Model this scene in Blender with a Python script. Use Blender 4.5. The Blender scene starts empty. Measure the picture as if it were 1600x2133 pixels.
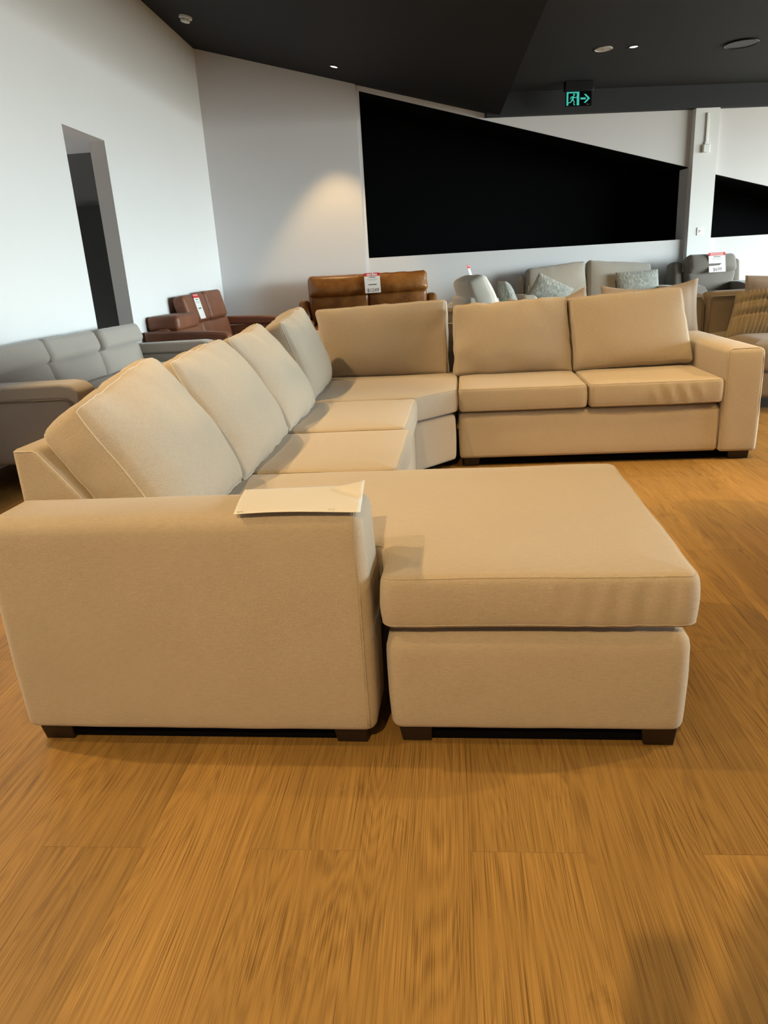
import bpy, bmesh, math, random
from mathutils import Vector, Matrix, noise

S = bpy.context.scene
COL = S.collection
R = math.radians

# ------------------------------------------------------------------ camera
F_PX, PITCH, ROLL, YAW, CAM_H = 1509.05, 0.3175, -0.0620, -0.1211, 1.1591
cp, sp = math.cos(PITCH), math.sin(PITCH)
fw = Vector((math.sin(YAW) * cp, math.cos(YAW) * cp, -sp))
rt = Vector((math.cos(YAW), -math.sin(YAW), 0))
up = rt.cross(fw)
c_, s_ = math.cos(ROLL), math.sin(ROLL)
r2 = rt * c_ + up * s_
u2 = up * c_ - rt * s_
cam_data = bpy.data.cameras.new('camera')
cam = bpy.data.objects.new('camera', cam_data)
COL.objects.link(cam)
M = Matrix((r2, u2, -fw)).transposed().to_4x4()
M.translation = Vector((0, 0, CAM_H))
cam.matrix_world = M
cam_data.sensor_fit = 'VERTICAL'
cam_data.sensor_height = 24.0
cam_data.lens = F_PX * 24.0 / 2133.0
cam_data.clip_start = 0.02
cam_data.clip_end = 200
S.camera = cam

# ------------------------------------------------------------------ world: overcast daylight outside the shopfront
SKY = 50.0
world = bpy.data.worlds.new('world')
S.world = world
world.use_nodes = True
wn = world.node_tree.nodes
wl = world.node_tree.links
wn.clear()
w_out = wn.new('ShaderNodeOutputWorld')
w_bg = wn.new('ShaderNodeBackground')
w_tc = wn.new('ShaderNodeTexCoord')
w_sep = wn.new('ShaderNodeSeparateXYZ')
w_rmp = wn.new('ShaderNodeValToRGB')
w_map = wn.new('ShaderNodeMapRange')
w_map.inputs['From Min'].default_value = -1
w_map.inputs['From Max'].default_value = 1
wl.new(w_tc.outputs['Generated'], w_sep.inputs[0])
wl.new(w_sep.outputs['Z'], w_map.inputs['Value'])
wl.new(w_map.outputs[0], w_rmp.inputs[0])
e = w_rmp.color_ramp.elements
e[0].position = 0.47
e[0].color = (0.26, 0.26, 0.25, 1)
e[1].position = 0.53
e[1].color = (0.86, 0.96, 1.0, 1)
wl.new(w_rmp.outputs[0], w_bg.inputs['Color'])
w_bg.inputs['Strength'].default_value = SKY
wl.new(w_bg.outputs[0], w_out.inputs[0])

# ------------------------------------------------------------------ view
S.view_settings.view_transform = 'Standard'
S.view_settings.look = 'None'
S.view_settings.exposure = 0.0
S.view_settings.gamma = 1.0
S.view_settings.use_curve_mapping = False
try:
    S.cycles.max_bounces = 8
    S.cycles.diffuse_bounces = 5
    S.cycles.glossy_bounces = 3
    S.cycles.transparent_max_bounces = 8
    S.cycles.caustics_reflective = False
    S.cycles.caustics_refractive = False
    S.cycles.sample_clamp_indirect = 6
except Exception:
    pass

LAMP = (1.0, 0.68, 0.31)
LAMP_W = 205.0
# ceiling downlights out of view: x, y, watts, cone
LAMPS = [(-3.0, 0.3, 200, 66, (.55, .12, -1)), (-3.0, 1.9, 330, 58, (.60, .05, -1)), (-3.0, 3.8, 430, 58, (.60, 0, -1)), (-3.0, 5.4, 260, 56, (.58, -.1, -1)),
         (-0.62, -2.2, 640, 50, (0.08, .90, -1)), (1.8, -1.8, 50, 60, (-.15, .75, -1)), (0.1, 0.55, 25, 56, (0, 0, -1)),
         (1.5, 2.9, 270, 56, (-.05, .65, -1)), (2.1, 3.7, 90, 70, (0, 0, -1)), (1.3, 6.2, 120, 80, (0, -.2, -1)), (4.3, 2.6, 420, 80, (-.45, 0, -1)), (4.0, 6.4, 120, 80, (0, 0, -1)), (-0.9, 6.6, 110, 80, (0, 0, -1))]


# ================================================================== helpers
def tag(o, label=None, cat=None, group=None, kind=None):
    if label: o['label'] = label
    if cat: o['category'] = cat
    if group: o['group'] = group
    if kind: o['kind'] = kind
    return o


def thing(name, label, cat, loc=(0, 0, 0), rz=0.0, group=None):
    o = bpy.data.objects.new(name, None)
    o.empty_display_size = 0.1
    COL.objects.link(o)
    o.matrix_world = Matrix.Translation(Vector(loc)) @ Matrix.Rotation(rz, 4, 'Z')
    o.location = loc
    o.rotation_euler = (0, 0, rz)
    tag(o, label, cat, group)
    return o


def mesh(name, verts, faces, mat, parent=None, smooth=True, uvs=None, bevel=None, sharp=None):
    """Link verts/faces as one object; coordinates are in the parent's frame."""
    me = bpy.data.meshes.new(name)
    me.from_pydata([tuple(v) for v in verts], [], faces)
    if isinstance(mat, (list, tuple)):
        for m in mat: me.materials.append(m)
    else:
        me.materials.append(mat)
    lay = me.uv_layers.new(name='UVMap')
    if uvs is not None:
        for i, uv in enumerate(uvs): lay.data[i].uv = uv
    else:
        for p in me.polygons:
            n = p.normal
            ax = max(range(3), key=lambda k: abs(n[k]))
            for li in p.loop_indices:
                v = me.vertices[me.loops[li].vertex_index].co
                lay.data[li].uv = ((v.y, v.z), (v.x, v.z), (v.x, v.y))[ax]
    if smooth:
        me.polygons.foreach_set('use_smooth', [True] * len(me.polygons))
        if sharp is not None:
            try: me.set_sharp_from_angle(angle=R(sharp))
            except Exception: pass
    me.update()
    o = bpy.data.objects.new(name, me)
    COL.objects.link(o)
    if parent is not None: o.parent = parent
    if bevel:
        b = o.modifiers.new('bevel', 'BEVEL')
        b.width = bevel[0]
        b.segments = bevel[1]
        b.limit_method = 'ANGLE'
        b.angle_limit = R(30)
    return o


BOXF = [(0, 3, 2, 1), (4, 5, 6, 7), (0, 1, 5, 4), (1, 2, 6, 5), (2, 3, 7, 6), (3, 0, 4, 7)]


def boxv(x0, x1, y0, y1, z0, z1):
    return [(x0, y0, z0), (x1, y0, z0), (x1, y1, z0), (x0, y1, z0),
            (x0, y0, z1), (x1, y0, z1), (x1, y1, z1), (x0, y1, z1)]


def box(name, x0, x1, y0, y1, z0, z1, mat, parent=None, bevel=None):
    return mesh(name, boxv(x0, x1, y0, y1, z0, z1), BOXF, mat, parent, smooth=bool(bevel), bevel=bevel, sharp=40)


def prism(name, poly, axis, a0, a1, mat, parent=None, bevel=None):
    """Extrude a 2D polygon along axis 0 (x: poly is y,z), 1 (y: poly is x,z) or 2 (z: poly is x,y)."""
    def P(p, a):
        return ((a, p[0], p[1]), (p[0], a, p[1]), (p[0], p[1], a))[axis]
    n = len(poly)
    v = [P(p, a0) for p in poly] + [P(p, a1) for p in poly]
    f = [tuple(range(n))[::-1], tuple(range(n, 2 * n))]
    for i in range(n):
        j = (i + 1) % n
        f.append((i, j, n + j, n + i))
    o = mesh(name, v, f, mat, parent, smooth=bool(bevel), bevel=bevel, sharp=40)
    bm = bmesh.new()
    bm.from_mesh(o.data)
    bmesh.ops.recalc_face_normals(bm, faces=bm.faces)
    bm.to_mesh(o.data)
    bm.free()
    return o


def tube(name, pts, r, mat, parent=None, closed=False, seg=6):
    pts = [Vector(p) for p in pts]
    n = len(pts)
    v, f = [], []
    for i, p in enumerate(pts):
        a = pts[(i - 1) % n] if closed or i > 0 else p
        b = pts[(i + 1) % n] if closed or i < n - 1 else p
        t = (b - a).normalized()
        ref = Vector((0, 0, 1)) if abs(t.z) < 0.9 else Vector((1, 0, 0))
        x = t.cross(ref).normalized()
        y = t.cross(x)
        for k in range(seg):
            an = 2 * math.pi * k / seg
            v.append(p + (x * math.cos(an) + y * math.sin(an)) * r)
    m = n if closed else n - 1
    for i in range(m):
        j = (i + 1) % n
        for k in range(seg):
            l = (k + 1) % seg
            f.append((i * seg + k, i * seg + l, j * seg + l, j * seg + k))
    if not closed:
        f.append(tuple(range(seg))[::-1])
        f.append(tuple((n - 1) * seg + k for k in range(seg)))
    return mesh(name, v, f, mat, parent)


def lathe(name, prof, mat, parent=None, seg=32, loc=(0, 0, 0), rot=None, sharp=35):
    v, f = [], []
    n = len(prof)
    for (r, z) in prof:
        for k in range(seg):
            a = 2 * math.pi * k / seg
            v.append(Vector((r * math.cos(a), r * math.sin(a), z)))
    for i in range(n - 1):
        for k in range(seg):
            l = (k + 1) % seg
            f.append((i * seg + k, i * seg + l, (i + 1) * seg + l, (i + 1) * seg + k))
    if prof[0][0] > 1e-5: f.append(tuple(range(seg))[::-1])
    if prof[-1][0] > 1e-5: f.append(tuple((n - 1) * seg + k for k in range(seg)))
    if rot is not None: v = [rot @ p for p in v]
    v = [p + Vector(loc) for p in v]
    return mesh(name, v, f, mat, parent, sharp=sharp)


class Outline(list):
    """Dense CCW outline with filleted corners that can be inset without folding over."""
    def __init__(self, poly, rad, step=0.03, nseg=5, shift=(0, 0)):
        self.poly = [Vector((p[0] + shift[0], p[1] + shift[1])) for p in poly]
        n = len(poly)
        self.rad = list(rad) if isinstance(rad, (list, tuple)) else [rad] * n
        self.nseg = nseg
        self.cnt = [max(1, int((self.poly[(i + 1) % n] - self.poly[i]).length / step)) for i in range(n)]
        super().__init__(self.inset(0.0))

    def moved(self, off):
        return Outline(self.poly, self.rad, 0.03, self.nseg, off)

    def inset(self, d):
        P, n = self.poly, len(self.poly)
        Q = []
        conv = []
        for i in range(n):
            p0, p, p1 = P[i - 1], P[i], P[(i + 1) % n]
            t0, t1 = (p - p0).normalized(), (p1 - p).normalized()
            n0, n1 = Vector((-t0.y, t0.x)), Vector((-t1.y, t1.x))
            cr = t0.x * t1.y - t0.y * t1.x
            conv.append(cr > 0)
            m = n0 + n1
            Q.append(p + m * (d / max(1e-6, m.dot(n0))))
        arcs = []
        for i in range(n):
            p0, p, p1 = Q[i - 1], Q[i], Q[(i + 1) % n]
            a, b = (p0 - p).normalized(), (p1 - p).normalized()
            r = max(0.002, self.rad[i] - d) if conv[i] else max(0.002, self.rad[i] + d)
            ang = a.angle(b)
            t = min(r / math.tan(ang / 2), 0.46 * (p0 - p).length, 0.46 * (p1 - p).length)
            r = t * math.tan(ang / 2)
            c = p + (a + b).normalized() * (r / math.sin(ang / 2))
            vs, ve = p + a * t - c, p + b * t - c
            full = vs.angle(ve)
            sg = 1 if vs.x * ve.y - vs.y * ve.x > 0 else -1
            pts = []
            for k in range(self.nseg + 1):
                th = sg * full * k / self.nseg
                pts.append(c + Vector((vs.x * math.cos(th) - vs.y * math.sin(th), vs.x * math.sin(th) + vs.y * math.cos(th))))
            arcs.append(pts)
        out = []
        for i in range(n):
            out += arcs[i]
            s, e = arcs[i][-1], arcs[(i + 1) % n][0]
            m = self.cnt[i]
            for k in range(1, m): out.append(s + (e - s) * (k / m))
        return out


def round_poly(poly, rad, step=0.03, nseg=5): return Outline(poly, rad, step, nseg)


def offset(cont, d): return cont.inset(d)


def out_normals(cont):
    n = len(cont)
    o = []
    for i in range(n):
        t = (cont[(i + 1) % n] - cont[i - 1]).normalized()
        o.append(Vector((t.y, -t.x)))
    return o


def slab(name, cont, z0, z1, rt_, rb_, mat, parent=None, crown=0.0, belly=0.0, disp=None, levels=6, crown_in=(0.03, 0.07, 0.12)):
    """Upholstered block: outline swept up with rounded rims, domed lid, optional side bulge."""
    rings = []
    for k in range(5):
        th = math.pi / 2 * k / 4
        rings.append((rb_ * (1 - math.sin(th)), z0 + rb_ * (1 - math.cos(th))))
    for k in range(1, levels):
        rings.append((0.0, z0 + rb_ + (z1 - rt_ - z0 - rb_) * k / levels))
    for k in range(5):
        th = math.pi / 2 * k / 4
        rings.append((rt_ * (1 - math.cos(th)), z1 - rt_ + rt_ * math.sin(th)))
    if crown:
        mx = crown_in[-1]
        for d in crown_in:
            rings.append((rt_ + d, z1 + crown * math.sin(math.pi / 2 * d / mx)))
    v, f, uv = [], [], []
    n = len(cont)
    arc = [0.0]
    for i in range(n): arc.append(arc[-1] + (cont[(i + 1) % n] - cont[i]).length)
    ring_n = out_normals(cont)
    lvl = []
    run = 0.0
    prev = None
    for (ins, z) in rings:
        oc = offset(cont, ins)
        tz = (z - z0) / max(1e-6, (z1 - z0))
        bl = belly * math.sin(math.pi * min(1, max(0, tz)))
        for i in range(n):
            out_n = ring_n[i]
            p = oc[i] + out_n * bl
            q = Vector((p.x, p.y, z))
            if disp:
                q = q + disp(q, Vector((out_n.x, out_n.y, 0)), ins)
            v.append(q)
        if prev is not None: run += math.hypot(ins - prev[0], z - prev[1])
        prev = (ins, z)
        lvl.append(run)
    for a in range(len(rings) - 1):
        for i in range(n):
            j = (i + 1) % n
            f.append((a * n + i, a * n + j, (a + 1) * n + j, (a + 1) * n + i))
            if rings[a][0] > rt_ * 0.8 and a > 6:
                for q in f[-1]: uv.append((v[q].x, v[q].y))
            else:
                uv += [(arc[i], lvl[a]), (arc[i + 1], lvl[a]), (arc[i + 1], lvl[a + 1]), (arc[i], lvl[a + 1])]
    top = tuple((len(rings) - 1) * n + i for i in range(n))
    bot = tuple(range(n))[::-1]
    f += [top, bot]
    for q in top + bot: uv.append((v[q].x, v[q].y))
    return mesh(name, v, f, mat, parent, uvs=uv)


def rect(x0, x1, y0, y1): return [(x0, y0), (x1, y0), (x1, y1), (x0, y1)]


def lat(h, r, n):
    """sample positions on [-h,h] with extra samples inside the rounded rim r"""
    a = [-h + r * k / 4 for k in range(5)]
    inner = [(-h + r) + (2 * h - 2 * r) * k / n for k in range(1, n)]
    return a + inner + [-x for x in reversed(a)]


def cushion(name, bl, br, tl, tr, thick, mat, parent, bulge=0.045, r=0.022, seed=0, pucker=0.005, nx=22, ny=16,
            side=0.012, back_bulge=0.03, seam=None, seam_r=0.0018, edge_wave=0.006, top_arc=0.0, fold=None):
    """Boxed cushion. Front face given by its four corners seen from the front; thickness goes backwards."""
    bl, br, tl, tr = map(Vector, (bl, br, tl, tr))
    W = ((br - bl).length + (tr - tl).length) / 2
    H = ((tl - bl).length + (tr - br).length) / 2
    n = ((tl + tr - bl - br)).cross((br + tr - bl - tl)).normalized()
    X = lat(W / 2, r, nx)
    Y = lat(H / 2, r, ny)
    Z = lat(thick / 2, min(r, thick * 0.3), 4)
    idx = {}
    v, f, uv = [], [], []

    def warp(x, y, z, raw=False):
        p = Vector((x, y, z))
        h = Vector((W / 2 - r, H / 2 - r, thick / 2 - min(r, thick * 0.3)))
        q = Vector((max(-h.x, min(h.x, x)), max(-h.y, min(h.y, y)), max(-h.z, min(h.z, z))))
        d = p - q
        if d.length > 1e-9:
            d = d / max(abs(d.x), abs(d.y), abs(d.z), 1e-9) * (max(abs(d.x), abs(d.y), abs(d.z)) / d.length) * d.length if False else d
            L = d.length
            m = max(abs(d.x) , abs(d.y), abs(d.z))
            d = d * (m / L)
        p = q + d
        s, t, k = p.x / (W / 2), p.y / (H / 2), p.z / (thick / 2)
        a, b = (s + 1) / 2, (t + 1) / 2
        w = bl * (1 - a) * (1 - b) + br * a * (1 - b) + tl * (1 - a) * b + tr * a * b
        rightv = (br - bl) * (1 - b) + (tr - tl) * b
        upv = (tl - bl) * (1 - a) + (tr - br) * a
        rightv = rightv.normalized()
        upv = upv.normalized()
        g = max(0, 1 - abs(s) ** 2.4) ** 0.6 * max(0, 1 - abs(t) ** 2.4) ** 0.6
        w = w + n * (p.z + thick / 2)
        if k < 0: w = w - n * (bulge * g * (-k) * (1.12 - 0.30 * t))
        else: w = w + n * (back_bulge * g * k)
        gz = 1 - k * k
        w = w + rightv * (side * gz * (s ** 7)) + upv * (side * gz * (t ** 7 if t > 0 else 0.3 * t ** 7))
        if top_arc and t > 0: w = w + upv * (top_arc * (1 - s * s) * t ** 3)
        sd = Vector((seed * 3.7, seed * 1.3, seed * 7.1))
        if edge_wave:
            e1 = noise.noise(Vector((a * 6 * W / 0.7, seed * 5.1, k * 0.6))) + 0.6 * noise.noise(Vector((a * 19 * W / 0.7, seed * 5.1, k * 0.9)))
            e2 = noise.noise(Vector((seed * 2.7, b * 6 * H / 0.5, k * 0.6)))
            w = w + upv * (edge_wave * e1 * abs(t) ** 5) + rightv * (edge_wave * e2 * abs(s) ** 5)
        if pucker:
            rim = max(abs(s), abs(t)) ** 3
            q3 = Vector((a * W * 9, b * H * 9, k * 0.5)) + sd
            w = w + n * (pucker * noise.noise(q3) * (0.5 + 1.2 * rim))
            q4 = Vector((a * W * 32, b * H * 7, k * 0.5)) + sd
            if t > 0.3: w = w + n * (pucker * 0.9 * noise.noise(q4) * ((t - 0.3) / 0.7) ** 2)
        if fold: w = w + fold(s, t, k, n, upv, rightv)
        return w

    def vid(x, y, z):
        key = (round(x, 6), round(y, 6), round(z, 6))
        if key not in idx:
            idx[key] = len(v)
            v.append(warp(x, y, z))
        return idx[key]

    def face(A, B, fn, uvf):
        for i in range(len(A) - 1):
            for j in range(len(B) - 1):
                q = [(A[i], B[j]), (A[i + 1], B[j]), (A[i + 1], B[j + 1]), (A[i], B[j + 1])]
                f.append(tuple(vid(*fn(*p)) for p in q))
                uv.extend(uvf(*p) for p in q)
    hx, hy, hz = W / 2, H / 2, thick / 2
    face(X, Y, lambda a, b: (a, b, -hz), lambda a, b: (a, b))
    face(X[::-1], Y, lambda a, b: (a, b, hz), lambda a, b: (a, b))
    face(X[::-1], Z, lambda a, b: (a, -hy, b), lambda a, b: (a, b))
    face(X, Z, lambda a, b: (a, hy, b), lambda a, b: (a, b))
    face(Z, Y, lambda a, b: (hx, b, a), lambda a, b: (a, b))
    face(Z[::-1], Y, lambda a, b: (-hx, b, a), lambda a, b: (a, b))
    o = mesh(name, v, f, mat, parent, uvs=uv)
    if seam is not None:
        for kz in (-1, 1):
            zz = kz * (hz - 0.006)
            loop = [(x, hy, zz) for x in X] + [(hx, y, zz) for y in Y[::-1]] + [(x, -hy, zz) for x in X[::-1]] + [(-hx, y, zz) for y in Y]
            seen, L = set(), []
            for p in loop:
                kk = tuple(round(c, 5) for c in p)
                if kk in seen: continue
                seen.add(kk)
                L.append(warp(*p))
            tube('seam', L, seam_r, seam, o, closed=True, seg=5)
    return o


def pillow(name, center, right, upv, w, h, t, mat, parent=None, seed=0, pw=2.6, flange=0.0, n=22, ear=0.02, rib=None, sag=0.0):
    """Knife-edge throw cushion."""
    right, upv, center = Vector(right).normalized(), Vector(upv).normalized(), Vector(center)
    nn = right.cross(upv).normalized()
    v, f, uv = [], [], []
    sd = Vector((seed * 2.3, seed * 5.9, seed))
    for side in (1, -1):
        for j in range(n + 1):
            for i in range(n + 1):
                s, q = -1 + 2 * i / n, -1 + 2 * j / n
                fs = 1 - flange / (w / 2)
                ft = 1 - flange / (h / 2)
                ss, tt = min(1, abs(s) / fs), min(1, abs(q) / ft)
                g = max(0, 1 - ss ** pw) ** 0.6 * max(0, 1 - tt ** pw) ** 0.6
                d = t / 2 * g + 0.004
                pin = 1 - ear * (1 - abs(q) ** 2) * abs(s) ** 4 / 1
                pin2 = 1 - ear * (1 - abs(s) ** 2) * abs(q) ** 4 / 1
                x, y = s * w / 2 * pin, q * h / 2 * pin2 - sag * (1 - s * s) * (0.5 + 0.5 * q)
                if rib and side == 1: d += rib(s, q) * (g ** 0.5)
                d += 0.008 * noise.noise(Vector((s * 3, q * 3, side)) + sd) * g
                v.append(center + right * x + upv * y + nn * (d * side))
    m = (n + 1) ** 2
    for sidx in (0, 1):
        for j in range(n):
            for i in range(n):
                a = sidx * m + j * (n + 1) + i
                q = (a, a + 1, a + n + 2, a + n + 1)
                if sidx: q = q[::-1]
                f.append(q)
                for k in q:
                    kk = k - sidx * m
                    uv.append(((kk % (n + 1)) / n * w, (kk // (n + 1)) / n * h))
    rim = [i for i in range(n)] + [n + (n + 1) * j for j in range(n)] + [(n + 1) * n + i for i in range(n, 0, -1)] + [(n + 1) * j for j in range(n, 0, -1)]
    for k in range(len(rim)):
        a, b = rim[k], rim[(k + 1) % len(rim)]
        q = (a, a + m, b + m, b)
        f.append(q)
        uv += [(0, 0), (0, .01), (.01, .01), (.01, 0)]
    return mesh(name, v, f, mat, parent, uvs=uv)


def text_mesh(name, body, size, mat, parent, loc, xdir, ydir, shear=0.0, bold=0.0):
    cu = bpy.data.curves.new('lettering', 'FONT')
    cu.body = body
    cu.size = size
    cu.align_x = 'CENTER'
    cu.align_y = 'CENTER'
    cu.shear = shear
    cu.offset = bold
    tmp = bpy.data.objects.new('lettering', cu)
    COL.objects.link(tmp)
    dg = bpy.context.evaluated_depsgraph_get()
    me = bpy.data.meshes.new_from_object(tmp.evaluated_get(dg))
    bpy.data.objects.remove(tmp)
    x, y = Vector(xdir).normalized(), Vector(ydir).normalized()
    n = x.cross(y)
    for v in me.vertices:
        v.co = Vector(loc) + x * v.co.x + y * v.co.y + n * 0.0008
    me.materials.clear()
    me.materials.append(mat)
    o = bpy.data.objects.new(name, me)
    COL.objects.link(o)
    o.parent = parent
    return o


# ================================================================== materials
def new_mat(name, color=(0.8, 0.8, 0.8), rough=0.6, spec=0.4, metal=0.0):
    m = bpy.data.materials.new(name)
    m.use_nodes = True
    b = m.node_tree.nodes['Principled BSDF']
    b.inputs['Base Color'].default_value = (*color, 1)
    b.inputs['Roughness'].default_value = rough
    b.inputs['Specular IOR Level'].default_value = spec
    b.inputs['Metallic'].default_value = metal
    return m


class N:
    """small node helper"""
    def __init__(s, m):
        s.t = m.node_tree
        s.b = s.t.nodes['Principled BSDF']
    def new(s, ty, **kw):
        n = s.t.nodes.new(ty)
        for k, v in kw.items(): setattr(n, k, v)
        return n
    def link(s, a, b): s.t.links.new(a, b)
    def math(s, op, a, b=None):
        n = s.new('ShaderNodeMath', operation=op)
        for i, q in enumerate((a, b)):
            if q is None: continue
            if isinstance(q, (int, float)): n.inputs[i].default_value = q
            else: s.link(q, n.inputs[i])
        return n.outputs[0]
    def mix(s, fac, a, b, mode='MIX'):
        n = s.new('ShaderNodeMix', data_type='RGBA', blend_type=mode)
        if isinstance(fac, (int, float)): n.inputs[0].default_value = fac
        else: s.link(fac, n.inputs[0])
        for i, q in ((6, a), (7, b)):
            if isinstance(q, tuple): n.inputs[i].default_value = (*q, 1)
            else: s.link(q, n.inputs[i])
        return n.outputs[2]
    def noise(s, vec, scale, detail=3, rough=0.5, dist=0.0):
        n = s.new('ShaderNodeTexNoise')
        n.inputs['Scale'].default_value = scale
        n.inputs['Detail'].default_value = detail
        n.inputs['Roughness'].default_value = rough
        n.inputs['Distortion'].default_value = dist
        if vec is not None: s.link(vec, n.inputs['Vector'])
        return n.outputs['Fac']
    def scale(s, vec, sc, off=None):
        n = s.new('ShaderNodeMapping')
        n.inputs['Scale'].default_value = sc
        s.link(vec, n.inputs['Vector'])
        if off is not None: s.link(off, n.inputs['Location'])
        return n.outputs[0]
    def ramp(s, fac, stops):
        n = s.new('ShaderNodeValToRGB')
        el = n.color_ramp.elements
        while len(el) < len(stops): el.new(0.5)
        for k, (p, c) in enumerate(stops):
            el[k].position = p
            el[k].color = (*c, 1)
        s.link(fac, n.inputs[0])
        return n.outputs[0]
    def bump(s, h, strength, dist):
        n = s.new('ShaderNodeBump')
        n.inputs['Strength'].default_value = strength
        n.inputs['Distance'].default_value = dist
        s.link(h, n.inputs['Height'])
        s.link(n.outputs[0], s.b.inputs['Normal'])


def fabric(name, lo, hi, pitch=0.0052, bump=0.6, var=0.5, sheen=0.25, streak=None):
    m = new_mat(name, hi, 0.9, 0.15)
    n = N(m)
    uv = n.new('ShaderNodeUVMap').outputs[0]
    sep = n.new('ShaderNodeSeparateXYZ')
    n.link(uv, sep.inputs[0])
    k = 2 * math.pi / pitch
    a = n.math('SINE', n.math('MULTIPLY', sep.outputs[0], k))
    b = n.math('SINE', n.math('MULTIPLY', sep.outputs[1], k))
    w = n.math('MULTIPLY', a, b)
    h = n.math('ADD', n.math('MULTIPLY', w, 0.5), 0.5)
    yarn = n.noise(n.scale(uv, (1, 1, 1)), 260, 2)
    yarn2 = n.noise(n.scale(uv, (40, 400, 1)), 1.0, 2)
    mel = n.math('ADD', n.math('MULTIPLY', yarn, 0.5), n.math('MULTIPLY', yarn2, 0.5))
    f = n.math('ADD', n.math('MULTIPLY', h, 0.55), n.math('MULTIPLY', mel, 0.45))
    if streak:
        st = n.noise(n.scale(uv, streak), 1.0, 3)
        st = n.math('MULTIPLY', n.math('SUBTRACT', st, 0.42), 3.2)
        f = n.math('ADD', n.math('MULTIPLY', f, 0.45), n.math('MULTIPLY', st, 0.55))
    col = n.ramp(f, [(0.25, lo), (0.75, hi)])
    big = n.noise(uv, 5.0, 2)
    col = n.mix(n.math('MULTIPLY', big, 0.16), col, tuple(c * 0.72 for c in lo))
    n.link(col, n.b.inputs['Base Color'])
    n.b.inputs['Sheen Weight'].default_value = sheen
    n.b.inputs['Sheen Roughness'].default_value = 0.5
    n.bump(n.math('ADD', h, n.math('MULTIPLY', mel, 0.6)), bump, 0.0012)
    return m


def leather(name, lo, hi, rough=0.42, bump=0.25):
    m = new_mat(name, hi, rough, 0.45)
    n = N(m)
    co = n.new('ShaderNodeTexCoord').outputs['Object']
    a = n.noise(co, 6, 4, 0.6)
    col = n.ramp(a, [(0.3, lo), (0.7, hi)])
    n.link(col, n.b.inputs['Base Color'])
    g = n.noise(co, 160, 3)
    g2 = n.noise(co, 14, 3, 0.6, 0.6)
    n.bump(n.math('ADD', n.math('MULTIPLY', g, 0.15), g2), bump, 0.012)
    return m


def paint(name, col, rough=0.7, spec=0.3, tex=0.02):
    m = new_mat(name, col, rough, spec)
    n = N(m)
    co = n.new('ShaderNodeTexCoord').outputs['Object']
    a = n.noise(co, 1.3, 3)
    n.link(n.mix(a, col, tuple(c * (1 - tex * 2) for c in col)), n.b.inputs['Base Color'])
    n.bump(n.noise(co, 220, 2), 0.05, 0.002)
    return m


def plank_mat():
    m = new_mat('oak_plank', (0.4, 0.2, 0.07), 0.42, 0.35)
    n = N(m)
    co = n.new('ShaderNodeTexCoord').outputs['Object']
    oi = n.new('ShaderNodeObjectInfo')
    off = n.new('ShaderNodeCombineXYZ')
    n.link(n.math('MULTIPLY', oi.outputs['Random'], 37.0), off.inputs[0])
    n.link(n.math('MULTIPLY', oi.outputs['Random'], 91.0), off.inputs[1])
    add = n.new('ShaderNodeVectorMath', operation='ADD')
    n.link(co, add.inputs[0])
    n.link(off.outputs[0], add.inputs[1])
    v = add.outputs[0]
    # growth-ring figure: contour lines of a noise field stretched along the board
    field = n.noise(n.scale(v, (5.5, 0.42, 1)), 1.0, 1.5, 0.45)
    jig = n.noise(n.scale(v, (90, 3.0, 1)), 1.0, 2)
    ph = n.math('ADD', n.math('MULTIPLY', field, 300.0), n.math('MULTIPLY', jig, 7.0))
    rings = n.math('ADD', n.math('MULTIPLY', n.math('SINE', ph), 0.5), 0.5)
    fine = n.noise(n.scale(v, (800, 3.6, 1)), 1.0, 2, 0.6)
    mid = n.noise(n.scale(v, (38, 0.9, 1)), 1.0, 2, 0.5)
    broad = n.noise(n.scale(v, (9, 0.7, 1)), 1.0, 2)
    knot = n.noise(n.scale(v, (11, 3.2, 1)), 1.0, 4, 0.6, 1.2)
    f = n.math('ADD', n.math('ADD', n.math('MULTIPLY', rings, 0.07), n.math('MULTIPLY', fine, 0.78)), n.math('MULTIPLY', mid, 0.15))
    col = n.ramp(f, [(0.36, (0.130, 0.068, 0.018)), (0.47, (0.285, 0.160, 0.044)), (0.62, (0.400, 0.235, 0.069))])
    col = n.mix(n.math('MULTIPLY', broad, 0.40), col, (0.18, 0.096, 0.027))
    kf = n.ramp(knot, [(0.61, (0, 0, 0)), (0.76, (1, 1, 1))])
    col = n.mix(n.math('MULTIPLY', kf, 0.5), col, (0.095, 0.046, 0.013))
    tone = n.math('ADD', n.math('MULTIPLY', oi.outputs['Random'], 0.26), 0.86)
    tc = n.new('ShaderNodeCombineXYZ')
    for i in range(3): n.link(tone, tc.inputs[i])
    col = n.mix(1.0, col, tc.outputs[0], 'MULTIPLY')
    n.link(col, n.b.inputs['Base Color'])
    n.link(n.math('ADD', n.math('MULTIPLY', fine, 0.16), 0.36), n.b.inputs['Roughness'])
    n.bump(fine, 0.22, 0.0012)
    return m


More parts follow.
